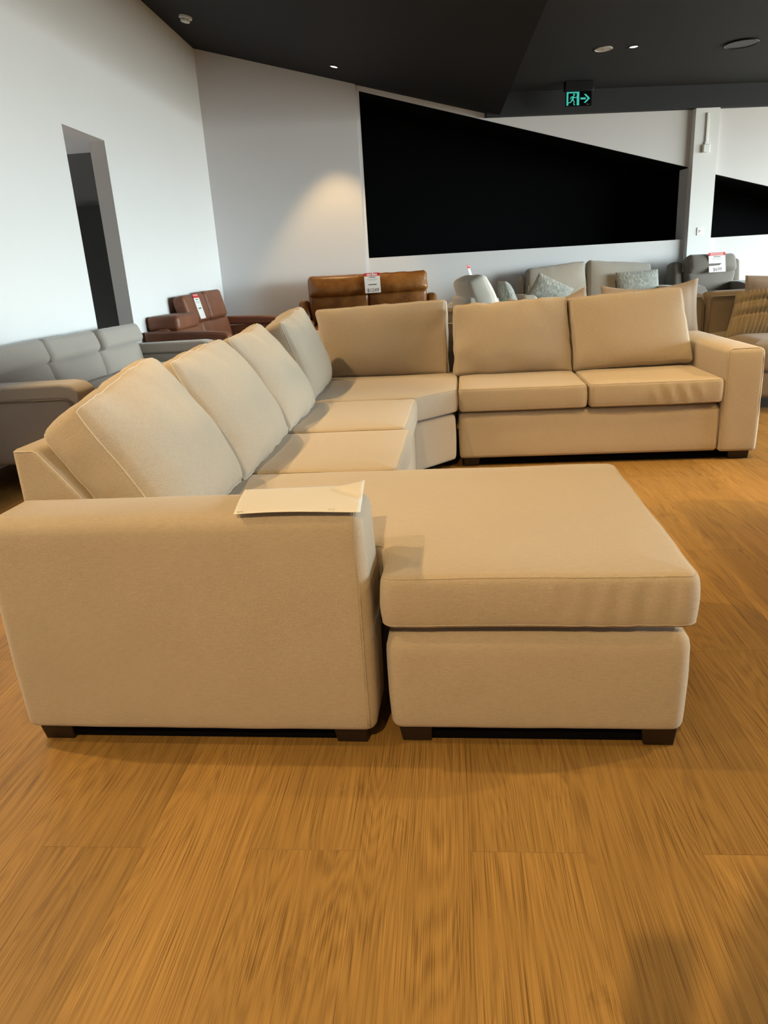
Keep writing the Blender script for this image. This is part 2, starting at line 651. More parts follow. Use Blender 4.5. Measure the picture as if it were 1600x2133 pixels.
M_BEIGE = fabric('beige_weave', (0.315, 0.252, 0.184), (0.600, 0.508, 0.402), 0.0044, 0.6)
M_SEAM = fabric('beige_seam', (0.52, 0.445, 0.345), (0.68, 0.595, 0.475), 0.004, 0.2)
M_SEAM2 = fabric('beige_seam_tonal', (0.330, 0.266, 0.190), (0.54, 0.462, 0.355), 0.004, 0.2)
M_DARKWOOD = new_mat('dark_stained_wood', (0.010, 0.0035, 0.002), 0.4, 0.5)
M_GREY = fabric('grey_chenille', (0.295, 0.260, 0.230), (0.530, 0.480, 0.430), 0.007, 0.25)
M_BROWN = leather('chestnut_leather', (0.165, 0.058, 0.028), (0.225, 0.082, 0.040), 0.5, 0.06)
M_TAN = leather('tan_leather', (0.150, 0.050, 0.010), (0.300, 0.118, 0.026), 0.33, 0.35)
M_CREAM = fabric('cream_fabric', (0.50, 0.47, 0.41), (0.74, 0.70, 0.62), 0.01, 0.3)
M_SAGE = fabric('sage_slub_fabric', (0.19, 0.20, 0.185), (0.46, 0.475, 0.45), 0.008, 0.4, streak=(90, 16, 1))
M_GREIGE = fabric('greige_fabric', (0.23, 0.205, 0.175), (0.47, 0.435, 0.385), 0.010, 0.4)
M_CHAR = fabric('charcoal_suede', (0.135, 0.115, 0.098), (0.265, 0.235, 0.205), 0.006, 0.2)
M_SAND = fabric('sand_linen', (0.210, 0.158, 0.105), (0.360, 0.282, 0.196), 0.008, 0.4)
M_BLUSH = fabric('taupe_linen', (0.33, 0.265, 0.215), (0.52, 0.435, 0.365), 0.008, 0.4)
M_RIB = fabric('ribbed_ochre_fabric', (0.235, 0.175, 0.098), (0.400, 0.310, 0.190), 0.006, 0.4, streak=(130, 5, 1))
M_WALL = paint('white_wall_paint', (0.80, 0.79, 0.785))
M_WALLB = paint('warm_grey_wall_paint', (0.70, 0.675, 0.675))
M_REAR = paint('rear_wall_paint', (0.30, 0.28, 0.26))
M_CEIL = paint('charcoal_ceiling_paint', (0.0285, 0.0295, 0.0325), 0.75, 0.3, 0.06)
M_CEIL2 = paint('charcoal_soffit_paint', (0.0145, 0.0140, 0.0138), 0.75, 0.25, 0.06)
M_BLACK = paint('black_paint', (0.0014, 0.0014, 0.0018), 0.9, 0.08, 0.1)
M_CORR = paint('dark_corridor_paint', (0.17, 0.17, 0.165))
M_WHITE = new_mat('white_plastic', (0.78, 0.78, 0.76), 0.4, 0.5)
M_PAPER = new_mat('paper', (0.68, 0.655, 0.62), 0.55, 0.3)
M_CARD = new_mat('ticket_white', (0.84, 0.82, 0.80), 0.5, 0.3)
M_RED = new_mat('ticket_red', (0.62, 0.03, 0.035), 0.5, 0.3)
M_INK = new_mat('ink_black', (0.03, 0.03, 0.035), 0.6, 0.2)
M_INKG = new_mat('ink_grey', (0.42, 0.40, 0.40), 0.6, 0.2)
M_INKP = new_mat('ink_marker', (0.22, 0.15, 0.16), 0.6, 0.2)
M_METAL = new_mat('black_metal', (0.02, 0.02, 0.022), 0.35, 0.5, 0.6)
M_GAP_SHADE = new_mat('dark_gap_shade', (0.045, 0.036, 0.030), 0.9, 0.1)  # dark colour standing for shade in the sofa's corner gap
M_COVER = new_mat('black_cover', (0.010, 0.010, 0.011), 0.6, 0.3)
M_SLAB = new_mat('screed', (0.20, 0.10, 0.035), 0.8, 0.2)
M_PLANK = plank_mat()


def emit(name, col, strength):
    m = new_mat(name, col, 0.5)
    b = m.node_tree.nodes['Principled BSDF']
    b.inputs['Emission Color'].default_value = (*col, 1)
    b.inputs['Emission Strength'].default_value = strength
    return m


M_LENS = emit('lamp_lens', (1.0, 0.86, 0.62), 9.0)
M_TEAL = emit('exit_teal', (0.05, 0.50, 0.43), 0.50)


def glass_mat():
    m = bpy.data.materials.new('window_glass')
    m.use_nodes = True
    t = m.node_tree
    t.nodes.clear()
    o = t.nodes.new('ShaderNodeOutputMaterial')
    a = t.nodes.new('ShaderNodeBsdfTransparent')
    g = t.nodes.new('ShaderNodeBsdfGlossy')
    g.inputs['Roughness'].default_value = 0.02
    x = t.nodes.new('ShaderNodeMixShader')
    x.inputs[0].default_value = 0.06
    a.inputs[0].default_value = (0.94, 0.97, 0.96, 1)
    t.links.new(a.outputs[0], x.inputs[1])
    t.links.new(g.outputs[0], x.inputs[2])
    t.links.new(x.outputs[0], o.inputs[0])
    return m


M_GLASS = glass_mat()

# ================================================================== the room
# back wall runs 13 degrees askew of the floor boards, left wall 2 degrees
WA = R(13)
WX = Vector((math.cos(WA), math.sin(WA), 0))
WN = Vector((math.sin(WA), -math.cos(WA), 0))     # out of the wall, into the room
CORNER = Vector((-3.52, 10.95, 0))
LD = Vector((math.sin(R(2)), -math.cos(R(2)), 0))  # along the left wall towards the camera
LN = Vector((math.cos(R(2)), math.sin(R(2)), 0))   # out of the left wall, into the room


def wf(u, off, z): return CORNER + WX * u + WN * off + Vector((0, 0, z))
def lf(d, off, z): return CORNER + LD * d + LN * off + Vector((0, 0, z))


def panel(name, front, back, mat, parent=None, **kw):
    n = len(front)
    v = list(front) + list(back)
    f = [tuple(range(n)), tuple(range(2 * n - 1, n - 1, -1))]
    for i in range(n):
        j = (i + 1) % n
        f.append((j, i, n + i, n + j))
    o = mesh(name, v, f, mat, parent, smooth=False)
    bm = bmesh.new()
    bm.from_mesh(o.data)
    bmesh.ops.recalc_face_normals(bm, faces=bm.faces)
    bm.to_mesh(o.data)
    bm.free()
    return o


def merged(name, solids, mat, parent=None):
    """several closed quads-solids joined as ONE wall mesh"""
    v, f = [], []
    for front, back in solids:
        b = len(v)
        n = len(front)
        v += list(front) + list(back)
        f += [tuple(b + i for i in range(n)), tuple(b + i for i in range(2 * n - 1, n - 1, -1))]
        for i in range(n):
            j = (i + 1) % n
            f.append((b + j, b + i, b + n + i, b + n + j))
    o = mesh(name, v, f, mat, parent, smooth=False)
    bm = bmesh.new()
    bm.from_mesh(o.data)
    bmesh.ops.recalc_face_normals(bm, faces=bm.faces)
    bm.to_mesh(o.data)
    bm.free()
    return o


X_R, Y_B = 14.0, -4.2
NEAR_Y0, NEAR_Y1 = 8.42, 11.1      # front edge of the lowered ceiling panel      # glazed right side, wall behind the photographer

# floor: screed slab and one object per plank
fl = box('floor', -5.2, X_R + .2, Y_B - .2, 16.6, -0.10, -0.0105, M_SLAB)
tag(fl, kind='structure')
PW, PL, PA = 0.2355, 1.652, 0.0234
pv = boxv(-PW / 2 + 0.00015, PW / 2 - 0.00015, -PL / 2 + 0.0003, PL / 2 - 0.0003, -0.0105, 0.0)
pm = bpy.data.meshes.new('plank')
bm = bmesh.new()
bvs = [bm.verts.new(p) for p in pv]
for q in BOXF: bm.faces.new([bvs[i] for i in q])
bmesh.ops.bevel(bm, geom=[ed for ed in bm.edges if all(vv.co.z > -0.001 for vv in ed.verts)], offset=0.0003, segments=1, affect='EDGES')
bm.to_mesh(pm)
bm.free()
pm.materials.append(M_PLANK)
ca, sa = math.cos(PA), math.sin(PA)
count = 0
far = []
for i in range(-14, 66):
    for j in range(-5, 10):
        uu = -0.954 - 0.0 + 0.2355 * (i + 0.5) + 0.028
        vv = 1.2245 + PL * (j + 0.5) + (0.826 if i % 2 else 0.0)
        x, y = uu * ca - vv * sa, uu * sa + vv * ca
        wall_x = CORNER.x + (10.95 - y) * math.tan(R(2))
        if x < wall_x - 0.1 or x > X_R or y > 10.95 + (x + 3.52) * math.tan(WA) + 0.6 or y < Y_B: continue
        near = (-3.6 < x < 4.2 and -0.6 < y < 8.6)
        if near and count < 290:
            o = bpy.data.objects.new('plank', pm)
            COL.objects.link(o)
            o.location = (x, y, 0)
            o.rotation_euler = (0, 0, PA)
            o.parent = fl
            count += 1
        else:
            far.append((x, y))
fv, ff = [], []
for (x, y) in far:
    b = len(fv)
    for p in pv: fv.append((x + p[0] * ca - p[1] * sa, y + p[0] * sa + p[1] * ca, p[2]))
    ff += [tuple(b + k for k in q) for q in BOXF]
o = mesh('plank_field', fv, ff, M_PLANK, fl, smooth=False)
tag(o, kind='stuff')

# left wall with the doorway (4.35 m .. 3.5 m from the corner)
H_L = 4.9
D0, D1, D_TOP, TH = 3.50, 4.345, 2.535, 0.155


def lsolid(d0, d1, z0, z1):
    return ([lf(d0, 0, z0), lf(d1, 0, z0), lf(d1, 0, z1), lf(d0, 0, z1)], [lf(d0, -TH, z0), lf(d1, -TH, z0), lf(d1, -TH, z1), lf(d0, -TH, z1)])


wlft = merged('wall_left', [lsolid(-0.35, D0, 0, H_L), lsolid(D0, D1, D_TOP, H_L), lsolid(D1, 15.4, 0, H_L)], M_WALL)
tag(wlft, kind='structure')
# dark corridor beyond the doorway
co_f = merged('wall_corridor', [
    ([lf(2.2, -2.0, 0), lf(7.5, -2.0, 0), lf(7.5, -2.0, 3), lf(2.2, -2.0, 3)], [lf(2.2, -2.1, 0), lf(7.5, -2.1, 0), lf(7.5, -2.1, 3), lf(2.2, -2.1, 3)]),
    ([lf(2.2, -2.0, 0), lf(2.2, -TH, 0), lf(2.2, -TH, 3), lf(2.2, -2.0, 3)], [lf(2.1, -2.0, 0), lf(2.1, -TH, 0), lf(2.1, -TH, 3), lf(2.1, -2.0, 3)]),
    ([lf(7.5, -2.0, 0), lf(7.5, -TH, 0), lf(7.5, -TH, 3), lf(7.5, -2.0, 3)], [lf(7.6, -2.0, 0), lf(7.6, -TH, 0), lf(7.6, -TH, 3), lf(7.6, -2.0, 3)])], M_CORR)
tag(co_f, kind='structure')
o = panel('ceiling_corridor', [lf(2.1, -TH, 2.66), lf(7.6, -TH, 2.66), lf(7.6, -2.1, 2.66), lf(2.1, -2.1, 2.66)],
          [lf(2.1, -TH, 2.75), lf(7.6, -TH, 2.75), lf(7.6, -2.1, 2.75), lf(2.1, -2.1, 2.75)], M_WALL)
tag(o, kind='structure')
o = panel('door_1', [lf(2.201, -1.25, 0), lf(2.201, -0.50, 0), lf(2.201, -0.50, 2.1), lf(2.201, -1.25, 2.1)],
          [lf(2.26, -1.25, 0), lf(2.26, -0.50, 0), lf(2.26, -0.50, 2.1), lf(2.26, -1.25, 2.1)], new_mat('dark_door', (0.035, 0.036, 0.036), 0.5))
tag(o, kind='structure')

# back wall with two raked recesses
U1 = 10.4
HB = 3.9
wu = lambda x, y: (x - CORNER.x) * math.cos(WA) + (y - CORNER.y) * math.sin(WA)


def wsolid(poly, off0, off1):
    return ([wf(u, off0, z) for u, z in poly], [wf(u, off1, z) for u, z in poly])


TB = 0.25
NZ = 1.39
rake = lambda u: 3.609 + (u - 2.213) * (2.426 - 3.609) / (7.157 - 2.213)
rake2 = lambda u: 2.306 + (u - 7.617) * (2.096 - 2.306) / (8.507 - 7.617)
back = merged('wall_back', [
    wsolid([(-0.4, 0), (2.14, 0), (2.14, HB + .8), (-0.4, HB + .8)], 0.045, -TB),
    wsolid([(2.14, 0), (2.195, 0), (2.195, HB), (2.14, HB)], 0, -TB),
    wsolid([(2.195, 0), (7.17, 0), (7.17, NZ), (2.195, NZ)], 0, -TB),
    wsolid([(2.195, rake(2.195)), (7.17, rake(7.17)), (7.17, HB), (2.195, HB)], 0, -TB),
    wsolid([(7.17, 0), (7.62, 0), (7.62, HB), (7.17, HB)], 0, -TB),
    wsolid([(7.62, 0), (19.0, 0), (19.0, NZ), (7.62, NZ)], 0, -TB),
    wsolid([(7.62, 2.306), (19.0, rake2(19.0)), (19.0, HB), (7.62, HB)], 0, -TB)], M_WALLB)
tag(back, kind='structure')
o = merged('wall_column', [wsolid([(7.185, 0), (7.565, 0), (7.565, HB), (7.185, HB)], 0.10, -0.02)], M_WALL)
tag(o, kind='structure')
# the recess behind the openings, painted black
DR = 1.0
o = merged('wall_recess', [
    wsolid([(1.9, 1.0), (19.0, 1.0), (19.0, 4.2), (1.9, 4.2)], -DR, -DR - .05),
    wsolid([(1.9, 1.0), (2.16, 1.0), (2.16, 4.2), (1.9, 4.2)], -TB - .001, -DR),
    wsolid([(1.9, 1.25), (19.0, 1.25), (19.0, NZ - .002), (1.9, NZ - .002)], -TB - .001, -DR),
    wsolid([(2.16, rake(2.16) + .01), (7.3, rake(7.3) + .01), (7.3, rake(7.3) + .2), (2.16, rake(2.16) + .2)], -TB - .001, -DR),
    wsolid([(7.36, NZ), (7.46, NZ), (7.46, 2.6), (7.36, 2.6)], -TB - .001, -DR),
    wsolid([(7.46, rake2(7.46) + .01), (19.0, rake2(19.0) + .01), (19.0, rake2(19.0) + .2), (7.46, rake2(7.46) + .2)], -TB - .001, -DR)], M_BLACK)
tag(o, kind='structure')
# black lining of the raked heads
o = merged('trim_1', [wsolid([(2.195, rake(2.195) - .012), (7.17, rake(7.17) - .012), (7.17, rake(7.17)), (2.195, rake(2.195))], -0.004, -TB),
                      wsolid([(7.62, 2.306 - .012), (19.0, rake2(19.0) - .012), (19.0, rake2(19.0)), (7.62, 2.306)], -0.004, -TB)], M_BLACK)
tag(o, kind='structure')
o = merged('baseboard_back', [wsolid([(0.02, 0), (18, 0), (18, .09), (0.02, .09)], 0.058, 0.0)], M_WALL)
tag(o, kind='structure')

# raked soffit over the left half, flat ceiling and bulkhead over the right half
SZ0, SZ1, SO = 4.18, 3.22, 4.14
sv = [(-0.02, SZ0 + .005), (SO, SZ1), (SO, 3.62), (-0.02, 5.0)]
o = panel('ceiling_soffit', [lf(-1.35, a, z) for a, z in sv], [lf(15.4, a, z) for a, z in sv], M_CEIL2)
tag(o, kind='structure')
CZ = 3.505
c0, c1 = lf(-1.6, SO - .005, 0), lf(15.4, SO - .005, 0)
cpoly = [(c0.x, c0.y), (c1.x, c1.y), (X_R + .2, c1.y), (X_R + .2, 16.8), (c0.x + .3, 16.8)]
o = prism('ceiling', cpoly, 2, CZ, CZ + .1, M_CEIL)
tag(o, kind='structure')
o = merged('ceiling_bulkhead', [wsolid([(4.0, 3.205), (18.5, 3.205), (18.5, CZ + .02), (4.0, CZ + .02)], 0.13, -0.05)], M_CEIL)
tag(o, kind='structure')
# lowered panel of the flat ceiling, nearer the camera
lp = [(c0.x + .53, NEAR_Y0), (c1.x + .012, -4.1), (X_R, -4.1), (X_R, NEAR_Y1)]
lp[0] = (CORNER.x + (CORNER.y - NEAR_Y0) * math.tan(R(2)) + (SO + .003) / math.cos(R(2)), NEAR_Y0)
o = prism('ceiling_panel', lp, 2, CZ - 0.05, CZ + .02, M_CEIL)
tag(o, kind='structure')

# wall behind the photographer and the glazed right side
o = box('wall_rear', -4.2, X_R + .2, Y_B - .2, Y_B, 0, 5.0, M_REAR)
tag(o, kind='structure')
YR1 = CORNER.y + (X_R - CORNER.x) * math.tan(WA)
YW0, ZW1 = 1.8, 3.35          # the glazing starts here and reaches this high


def rsolid(y0, y1, z0, z1, t=.2):
    a = [Vector((X_R, y0, z0)), Vector((X_R, y1, z0)), Vector((X_R, y1, z1)), Vector((X_R, y0, z1))]
    return (a, [p + Vector((t, 0, 0)) for p in a])


o = merged('wall_right', [rsolid(Y_B, YW0, 0, 3.7), rsolid(YW0, YR1, 0, .12), rsolid(YW0, YR1, ZW1, 3.7)], M_WALL)
tag(o, kind='structure')
M_ALU = new_mat('dark_window_frame', (0.03, 0.03, 0.032), 0.4, 0.5, 0.5)
wi = 0
y = YW0
while y < YR1 - 0.3:
    wi += 1
    y1 = min(y + 2.2, YR1)
    fr = merged('window_%d' % wi, [
        ([Vector((X_R + .05, a, .12)), Vector((X_R + .05, b, .12)), Vector((X_R + .05, b, ZW1)), Vector((X_R + .05, a, ZW1))],
         [Vector((X_R + .13, a, .12)), Vector((X_R + .13, b, .12)), Vector((X_R + .13, b, ZW1)), Vector((X_R + .13, a, ZW1))])
        for a, b in ((y, y + .035), (y1 - .035, y1))], M_ALU)
    tag(fr, kind='structure')
    box('pane', X_R + .085, X_R + .093, y + .035, y1 - .035, .12, ZW1, M_GLASS, fr)
    y = y1
pt = bpy.data.lights.new('window_portal', 'AREA')
pt.shape = 'RECTANGLE'
pt.size, pt.size_y = ZW1 - .12, (YR1 - YW0)
pt.cycles.is_portal = True
po = bpy.data.objects.new('window_portal', pt)
COL.objects.link(po)
po.location = (X_R + .02, (YR1 + YW0) / 2, (ZW1 + .12) / 2)
po.rotation_euler = (0, R(90), 0)      # faces -X
SUNNY = None

# ================================================================== ceiling fittings
def soffit_z(x, y):
    off = (Vector((x, y, 0)) - CORNER).dot(LN)
    return SZ0 + (SZ1 - SZ0) * off / SO


SLOPE = Matrix.Rotation(R(2), 4, 'Z') @ Matrix.Rotation(math.atan2(SZ0 - SZ1, SO), 4, 'Y')


def downlight(x, y, label, power=LAMP_W, cone=82, aim=(0, 0, -1), group=None, soffit=None, seen=True):
    off = (Vector((x, y, 0)) - CORNER).dot(LN)
    on_soffit = off < SO
    low = (not on_soffit) and y < NEAR_Y0 + .207 * (x - .88)
    z = soffit_z(x, y) if on_soffit else (CZ - .05 if low else CZ)
    rot = SLOPE.to_3x3() if on_soffit else Matrix.Identity(3)
    t = thing('downlight', label, 'downlight', (x, y, z), 0, group)
    lathe('bezel', [(0.062, 0.0), (0.064, -0.006), (0.056, -0.009), (0.047, -0.004), (0.045, 0.012), (0.03, 0.014)], M_METAL, t, 28, rot=rot)
    lathe('lens', [(0.0, -0.002), (0.030, -0.002), (0.0445, -0.001), (0.0445, 0.004), (0.0, 0.004)], M_LENS, t, 24, rot=rot)
    L = bpy.data.lights.new('lamp', 'SPOT')
    L.energy = power
    L.color = LAMP
    L.spot_size = R(cone)
    L.spot_blend = 0.45
    L.shadow_soft_size = 0.035
    o = bpy.data.objects.new('lamp', L)
    COL.objects.link(o)
    o.parent = t
    o.location = (0, 0, -0.03)
    o.rotation_mode = 'QUATERNION'
    o.rotation_quaternion = Vector(aim).to_track_quat('-Z', 'Y')
    return t


downlight(-1.58, 10.59, 'lit recessed downlight in the sloping dark soffit above the tan leather sofa', 190, 70)
downlight(2.06, 10.02, 'lit recessed downlight in flat ceiling, right of the white disc', 150, 84)
GRP = 'downlights out of view behind and above the camera'
LBL = 'recessed downlight in the dark ceiling out of view overhead'
for (x, y, w, cn, am) in LAMPS:
    downlight(x, y, LBL, w, cn, am, group=GRP)

t = thing('smoke_detector', 'small white round smoke detector on the sloping soffit near the left wall', 'smoke detector', (-3.08, 9.41, soffit_z(-3.08, 9.41)))
RS = SLOPE.to_3x3()
lathe('base', [(0.0, 0.002), (0.075, 0.002), (0.075, -0.022), (0.062, -0.026), (0.0, -0.026)], M_WHITE, t, 32, rot=RS)
lathe('sensor_chamber', [(0.05, -0.024), (0.05, -0.034), (0.056, -0.040), (0.050, -0.058), (0.025, -0.064), (0.0, -0.064)], M_WHITE, t, 32, rot=RS)
for k in range(8):
    a = k * math.pi / 4
    bv = [RS @ (Matrix.Rotation(a, 3, 'Z') @ Vector(p)) for p in boxv(.046, .0545, -.013, .013, -.0385, -.0335)]
    mesh('vent_slot', bv, BOXF, M_INK, t, smooth=False)

t = thing('ceiling_speaker', 'white round ceiling disc speaker beside the lit downlight', 'speaker', (1.71, 9.98, CZ))
lathe('rim', [(0.10, 0.0), (0.105, -0.008), (0.095, -0.012), (0.088, -0.006)], M_WHITE, t, 36)
lathe('grille', [(0.0, -0.009), (0.05, -0.008), (0.088, -0.006), (0.088, 0.0), (0.0, 0.0)], new_mat('speaker_grille', (0.62, 0.61, 0.6), 0.6), t, 36)
lathe('emblem', [(0.0, -0.0125), (0.018, -0.0125), (0.02, -0.009), (0.0, -0.009)], M_INKG, t, 20)

t = thing('ceiling_access_disc', 'large black round cover set in the dark ceiling at right', 'cover', (3.36, 10.3, CZ))
lathe('rim', [(0.185, 0.0), (0.195, -0.012), (0.188, -0.02), (0.178, -0.012)], M_METAL, t, 48)
lathe('cover', [(0.0, -0.010), (0.12, -0.010), (0.178, -0.012), (0.178, 0.0), (0.0, 0.0)], M_COVER, t, 48)

# exit sign -----------------------------------------------------------------
U, OFF = 5.175, 0.60
p = wf(U, OFF, 0)
ex = thing('exit_sign', 'black emergency exit sign with teal running man and arrow, hung from ceiling', 'exit sign', (p.x, p.y, CZ), WA)
box('housing', -0.20, 0.20, -0.04, 0.05, -0.125, 0.0, M_METAL, ex, (0.006, 2))
sg = box('panel', -0.185, 0.185, -0.012, 0.012, -0.305, -0.122, M_BLACK, ex, (0.003, 1))
yy = -0.0135


def sign_poly(name, polys, mat, parent, y0=yy, th=0.0012):
    v, f = [], []
    for pl in polys:
        b = len(v)
        n = len(pl)
        v += [(x, y0, z) for x, z in pl] + [(x, y0 + th, z) for x, z in pl]
        f += [tuple(range(b, b + n)), tuple(range(b + 2 * n - 1, b + n - 1, -1))]
        for i in range(n):
            j = (i + 1) % n
            f.append((b + j, b + i, b + n + i, b + n + j))
    return mesh(name, v, f, mat, parent, smooth=False)


def limb(a, b, w0, w1):
    a, b = Vector(a), Vector(b)
    d = (b - a).normalized()
    q = Vector((-d.y, d.x))
    return [tuple(a - q * w0 / 2), tuple(b - q * w1 / 2), tuple(b + d * w1 * .3), tuple(b + q * w1 / 2), tuple(a + q * w0 / 2)]


def disc(c, r, n=14): return [(c[0] + r * math.cos(2 * math.pi * k / n), c[1] + r * math.sin(2 * math.pi * k / n)) for k in range(n)]


# teal door field with a dark inner doorway and the figure over it
sign_poly('door_field', [[(-.176, -.296), (.006, -.296), (.006, -.130), (-.176, -.130)]], M_TEAL, ex, yy)
sign_poly('doorway', [[(-.150, -.296), (-.030, -.296), (-.030, -.148), (-.150, -.148)]], M_BLACK, ex, yy - .0012)
man = [disc((-.070, -.166), .0135), limb((-.078, -.184), (-.092, -.228), .030, .026),
       limb((-.080, -.188), (-.052, -.204), .011, .010), limb((-.052, -.204), (-.030, -.194), .010, .009),
       limb((-.086, -.188), (-.116, -.196), .011, .010), limb((-.116, -.196), (-.122, -.220), .010, .009),
       limb((-.088, -.226), (-.066, -.250), .016, .013), limb((-.066, -.250), (-.072, -.288), .013, .011), limb((-.072, -.288), (-.054, -.289), .010, .008),
       limb((-.094, -.226), (-.116, -.256), .016, .013), limb((-.116, -.256), (-.146, -.262), .013, .010), limb((-.146, -.262), (-.150, -.274), .009, .008)]
sign_poly('running_man', man, M_TEAL, ex, yy - .0024)
sign_poly('arrow', [[(.024, -.226), (.024, -.202), (.100, -.202), (.100, -.226)],
                    [(.072, -.160), (.100, -.160), (.160, -.214), (.128, -.214)],
                    [(.128, -.214), (.160, -.214), (.100, -.268), (.072, -.268)]], M_TEAL, ex, yy)
sign_poly('small_print', [[(.110 + k * .012, -.288), (.118 + k * .012, -.288), (.118 + k * .012, -.284), (.110 + k * .012, -.284)] for k in range(4)], M_INKG, ex, yy)

# fittings on the column -------------------------------------------------------
p = wf(7.37, 0.10, 2.60)
t = thing('wall_sensor', 'white box sensor with a vertical conduit high on the white column', 'sensor', p, WA)
box('sensor_box', -0.055, 0.055, -0.045, 0.0, 0.0, 0.115, M_WHITE, t, (0.012, 3))
box('conduit', -0.018, 0.020, -0.024, 0.0, 0.115, 0.54, M_WHITE, t, (0.006, 2))
box('clip', -0.026, 0.028, -0.028, 0.0, 0.115, 0.15, M_WHITE, t, (0.004, 2))
p = wf(7.378, 0.10, 1.435)
t = thing('wall_switch_plate', 'small white wall outlet plate low on the white column', 'outlet', p, WA)
box('plate', -0.052, 0.052, -0.010, 0.0, 0.0, 0.115, M_WHITE, t, (0.004, 2))
box('socket', -0.020, 0.020, -0.016, -0.009, 0.040, 0.080, M_WHITE, t, (0.003, 2))
for dx in (-.008, .008): box('slot', dx - .0025, dx + .0025, -0.0170, -0.0155, 0.055, 0.068, M_INK, t)

# ================================================================== the beige sectional
ST = Vector((-0.45, 3.2, 0))
so = thing('sectional_sofa', 'large beige woven fabric corner sofa with chaise in the foreground', 'sofa', ST)


def sv3(p): return Vector(p) - ST
def sc(poly, rad, step=0.03): return Outline(poly, rad, step, 5, (-ST.x, -ST.y))


def sec_seam(name, cont, ins, z, parent, r=0.0022):
    oc = offset(cont, ins)
    return tube(name, [Vector((p.x, p.y, z)) for p in oc], r, M_SEAM, parent, closed=True, seg=5)


def nz(q, s, seed): return noise.noise(q * s + Vector((seed, seed * 2, 0)))


# arms
def arm_disp(q, n, ins):
    k = 0.004 * nz(q, 3, 1) + 0.0018 * nz(q, 10, 2)
    return n * k


cnt = sc(rect(-1.192, -0.243, 1.553, 1.757), 0.030)
a1 = slab('arm', cnt, 0.055, 0.645, 0.040, 0.022, M_BEIGE, so, crown=0.004, belly=0.006, disp=arm_disp, levels=14, crown_in=(0.02, 0.04, 0.055))
for zx in (1.585, 1.594):      # twin stitching up the arm's front end
    pass
# end seams on the near arm
for dx in (0.0, 0.006):
    L = [Vector((-0.258 - dx, 1.5525 - 0.0052 * math.sin(math.pi * k / 20), 0.075 + (0.605 - 0.075) * k / 20)) - ST for k in range(21)]
    th = [Vector((-0.258 - dx, 1.5525 + 0.040 * (1 - math.cos(a)) , 0.605 + 0.0405 * math.sin(a))) - ST for a in [math.pi / 2 * k / 6 for k in range(1, 7)]]
    th += [Vector((-0.258 - dx, 1.5925 + .125 * k / 6, 0.6462)) - ST for k in range(1, 7)]
    tube('seam', L + th, 0.0012, M_SEAM2, a1, seg=5)
cnt = sc(rect(1.468, 1.676, 4.312, 5.50), 0.022)
a2 = slab('arm', cnt, 0.052, 0.645, 0.030, 0.02, M_BEIGE, so, crown=0.004, belly=0.004, disp=arm_disp, levels=10, crown_in=(0.02, 0.04, 0.055))
fr_ = [(1.482, 4.3235, 0.07), (1.475, 4.3195, 0.30), (1.475, 4.3195, 0.58), (1.479, 4.3215, 0.628), (1.50, 4.330, 0.6405), (1.56, 4.3335, 0.6425), (1.64, 4.332, 0.641),
       (1.665, 4.3235, 0.628), (1.669, 4.3195, 0.58), (1.669, 4.3195, 0.30), (1.663, 4.3235, 0.07)]
tube('seam', [sv3((x, y - .006, z)) for x, y, z in fr_], 0.0024, M_SEAM2, a2, seg=6)

# bases
def base_disp(q, n, ins): return n * (0.003 * nz(q, 4, 5) + 0.0015 * nz(q, 13, 8))


bz = 0.326
cnt = sc(rect(-0.205, 0.512, 1.568, 2.50), 0.03)
b1 = slab('base', cnt, 0.055, bz, 0.042, 0.02, M_BEIGE, so, belly=0.005, disp=base_disp, levels=10, crown=.003)
cnt = sc(rect(-1.15, -0.290, 1.765, 4.03), 0.02)
slab('base', cnt, 0.055, bz, 0.03, 0.02, M_BEIGE, so, belly=0.003, crown=.002)
cnt = sc([(-1.15, 4.045), (-0.292, 4.045), (-0.062, 4.318), (-0.062, 5.40), (-1.15, 5.40)], 0.025)
slab('base', cnt, 0.055, 0.335, 0.03, 0.02, M_BEIGE, so, belly=0.004, crown=.002, disp=base_disp)
cnt = sc(rect(-0.038, 1.462, 4.330, 5.40), 0.02)
slab('base', cnt, 0.055, 0.335, 0.03, 0.02, M_BEIGE, so, belly=0.004, crown=.002, disp=base_disp)

# back frames
prf = [(-1.200, 0.055), (-0.88, 0.055), (-0.90, 0.46), (-1.045, 0.66), (-1.132, 0.772), (-1.200, 0.774)]
bf = prism('back_frame', [(x - ST.x, z) for x, z in prf], 1, 1.762 - ST.y, 5.50 - ST.y, M_BEIGE, so, (0.014, 4))
edge = [(-1.045, .66), (-1.132, .770), (-1.140, .7735)]
tube('seam', [sv3((x, 1.7615, z)) for x, z in ((-0.975, .565), (-1.042, .655), (-1.128, .762), (-1.14, .768), (-1.192, .768))], 0.0018, M_SEAM, bf, seg=5)
prf = [(5.50, 0.055), (5.50, 0.785), (5.42, 0.785), (5.32, 0.66), (5.14, 0.46), (5.10, 0.055)]
prism('back_frame', [(y - ST.y, z) for y, z in prf], 0, -1.199 - ST.x, -0.064 - ST.x, M_BEIGE, so, (0.014, 4))
prism('back_frame', [(y - ST.y, z) for y, z in prf], 0, -0.040 - ST.x, 1.470 - ST.x, M_BEIGE, so, (0.014, 4))

# dark strip painting in the shade between corner and right section
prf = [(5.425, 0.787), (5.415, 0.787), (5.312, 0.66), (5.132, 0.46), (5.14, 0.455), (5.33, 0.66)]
prism('gap_shade', [(y - ST.y, z) for y, z in prf], 0, -0.150 - ST.x, 0.01 - ST.x, M_GAP_SHADE, so)

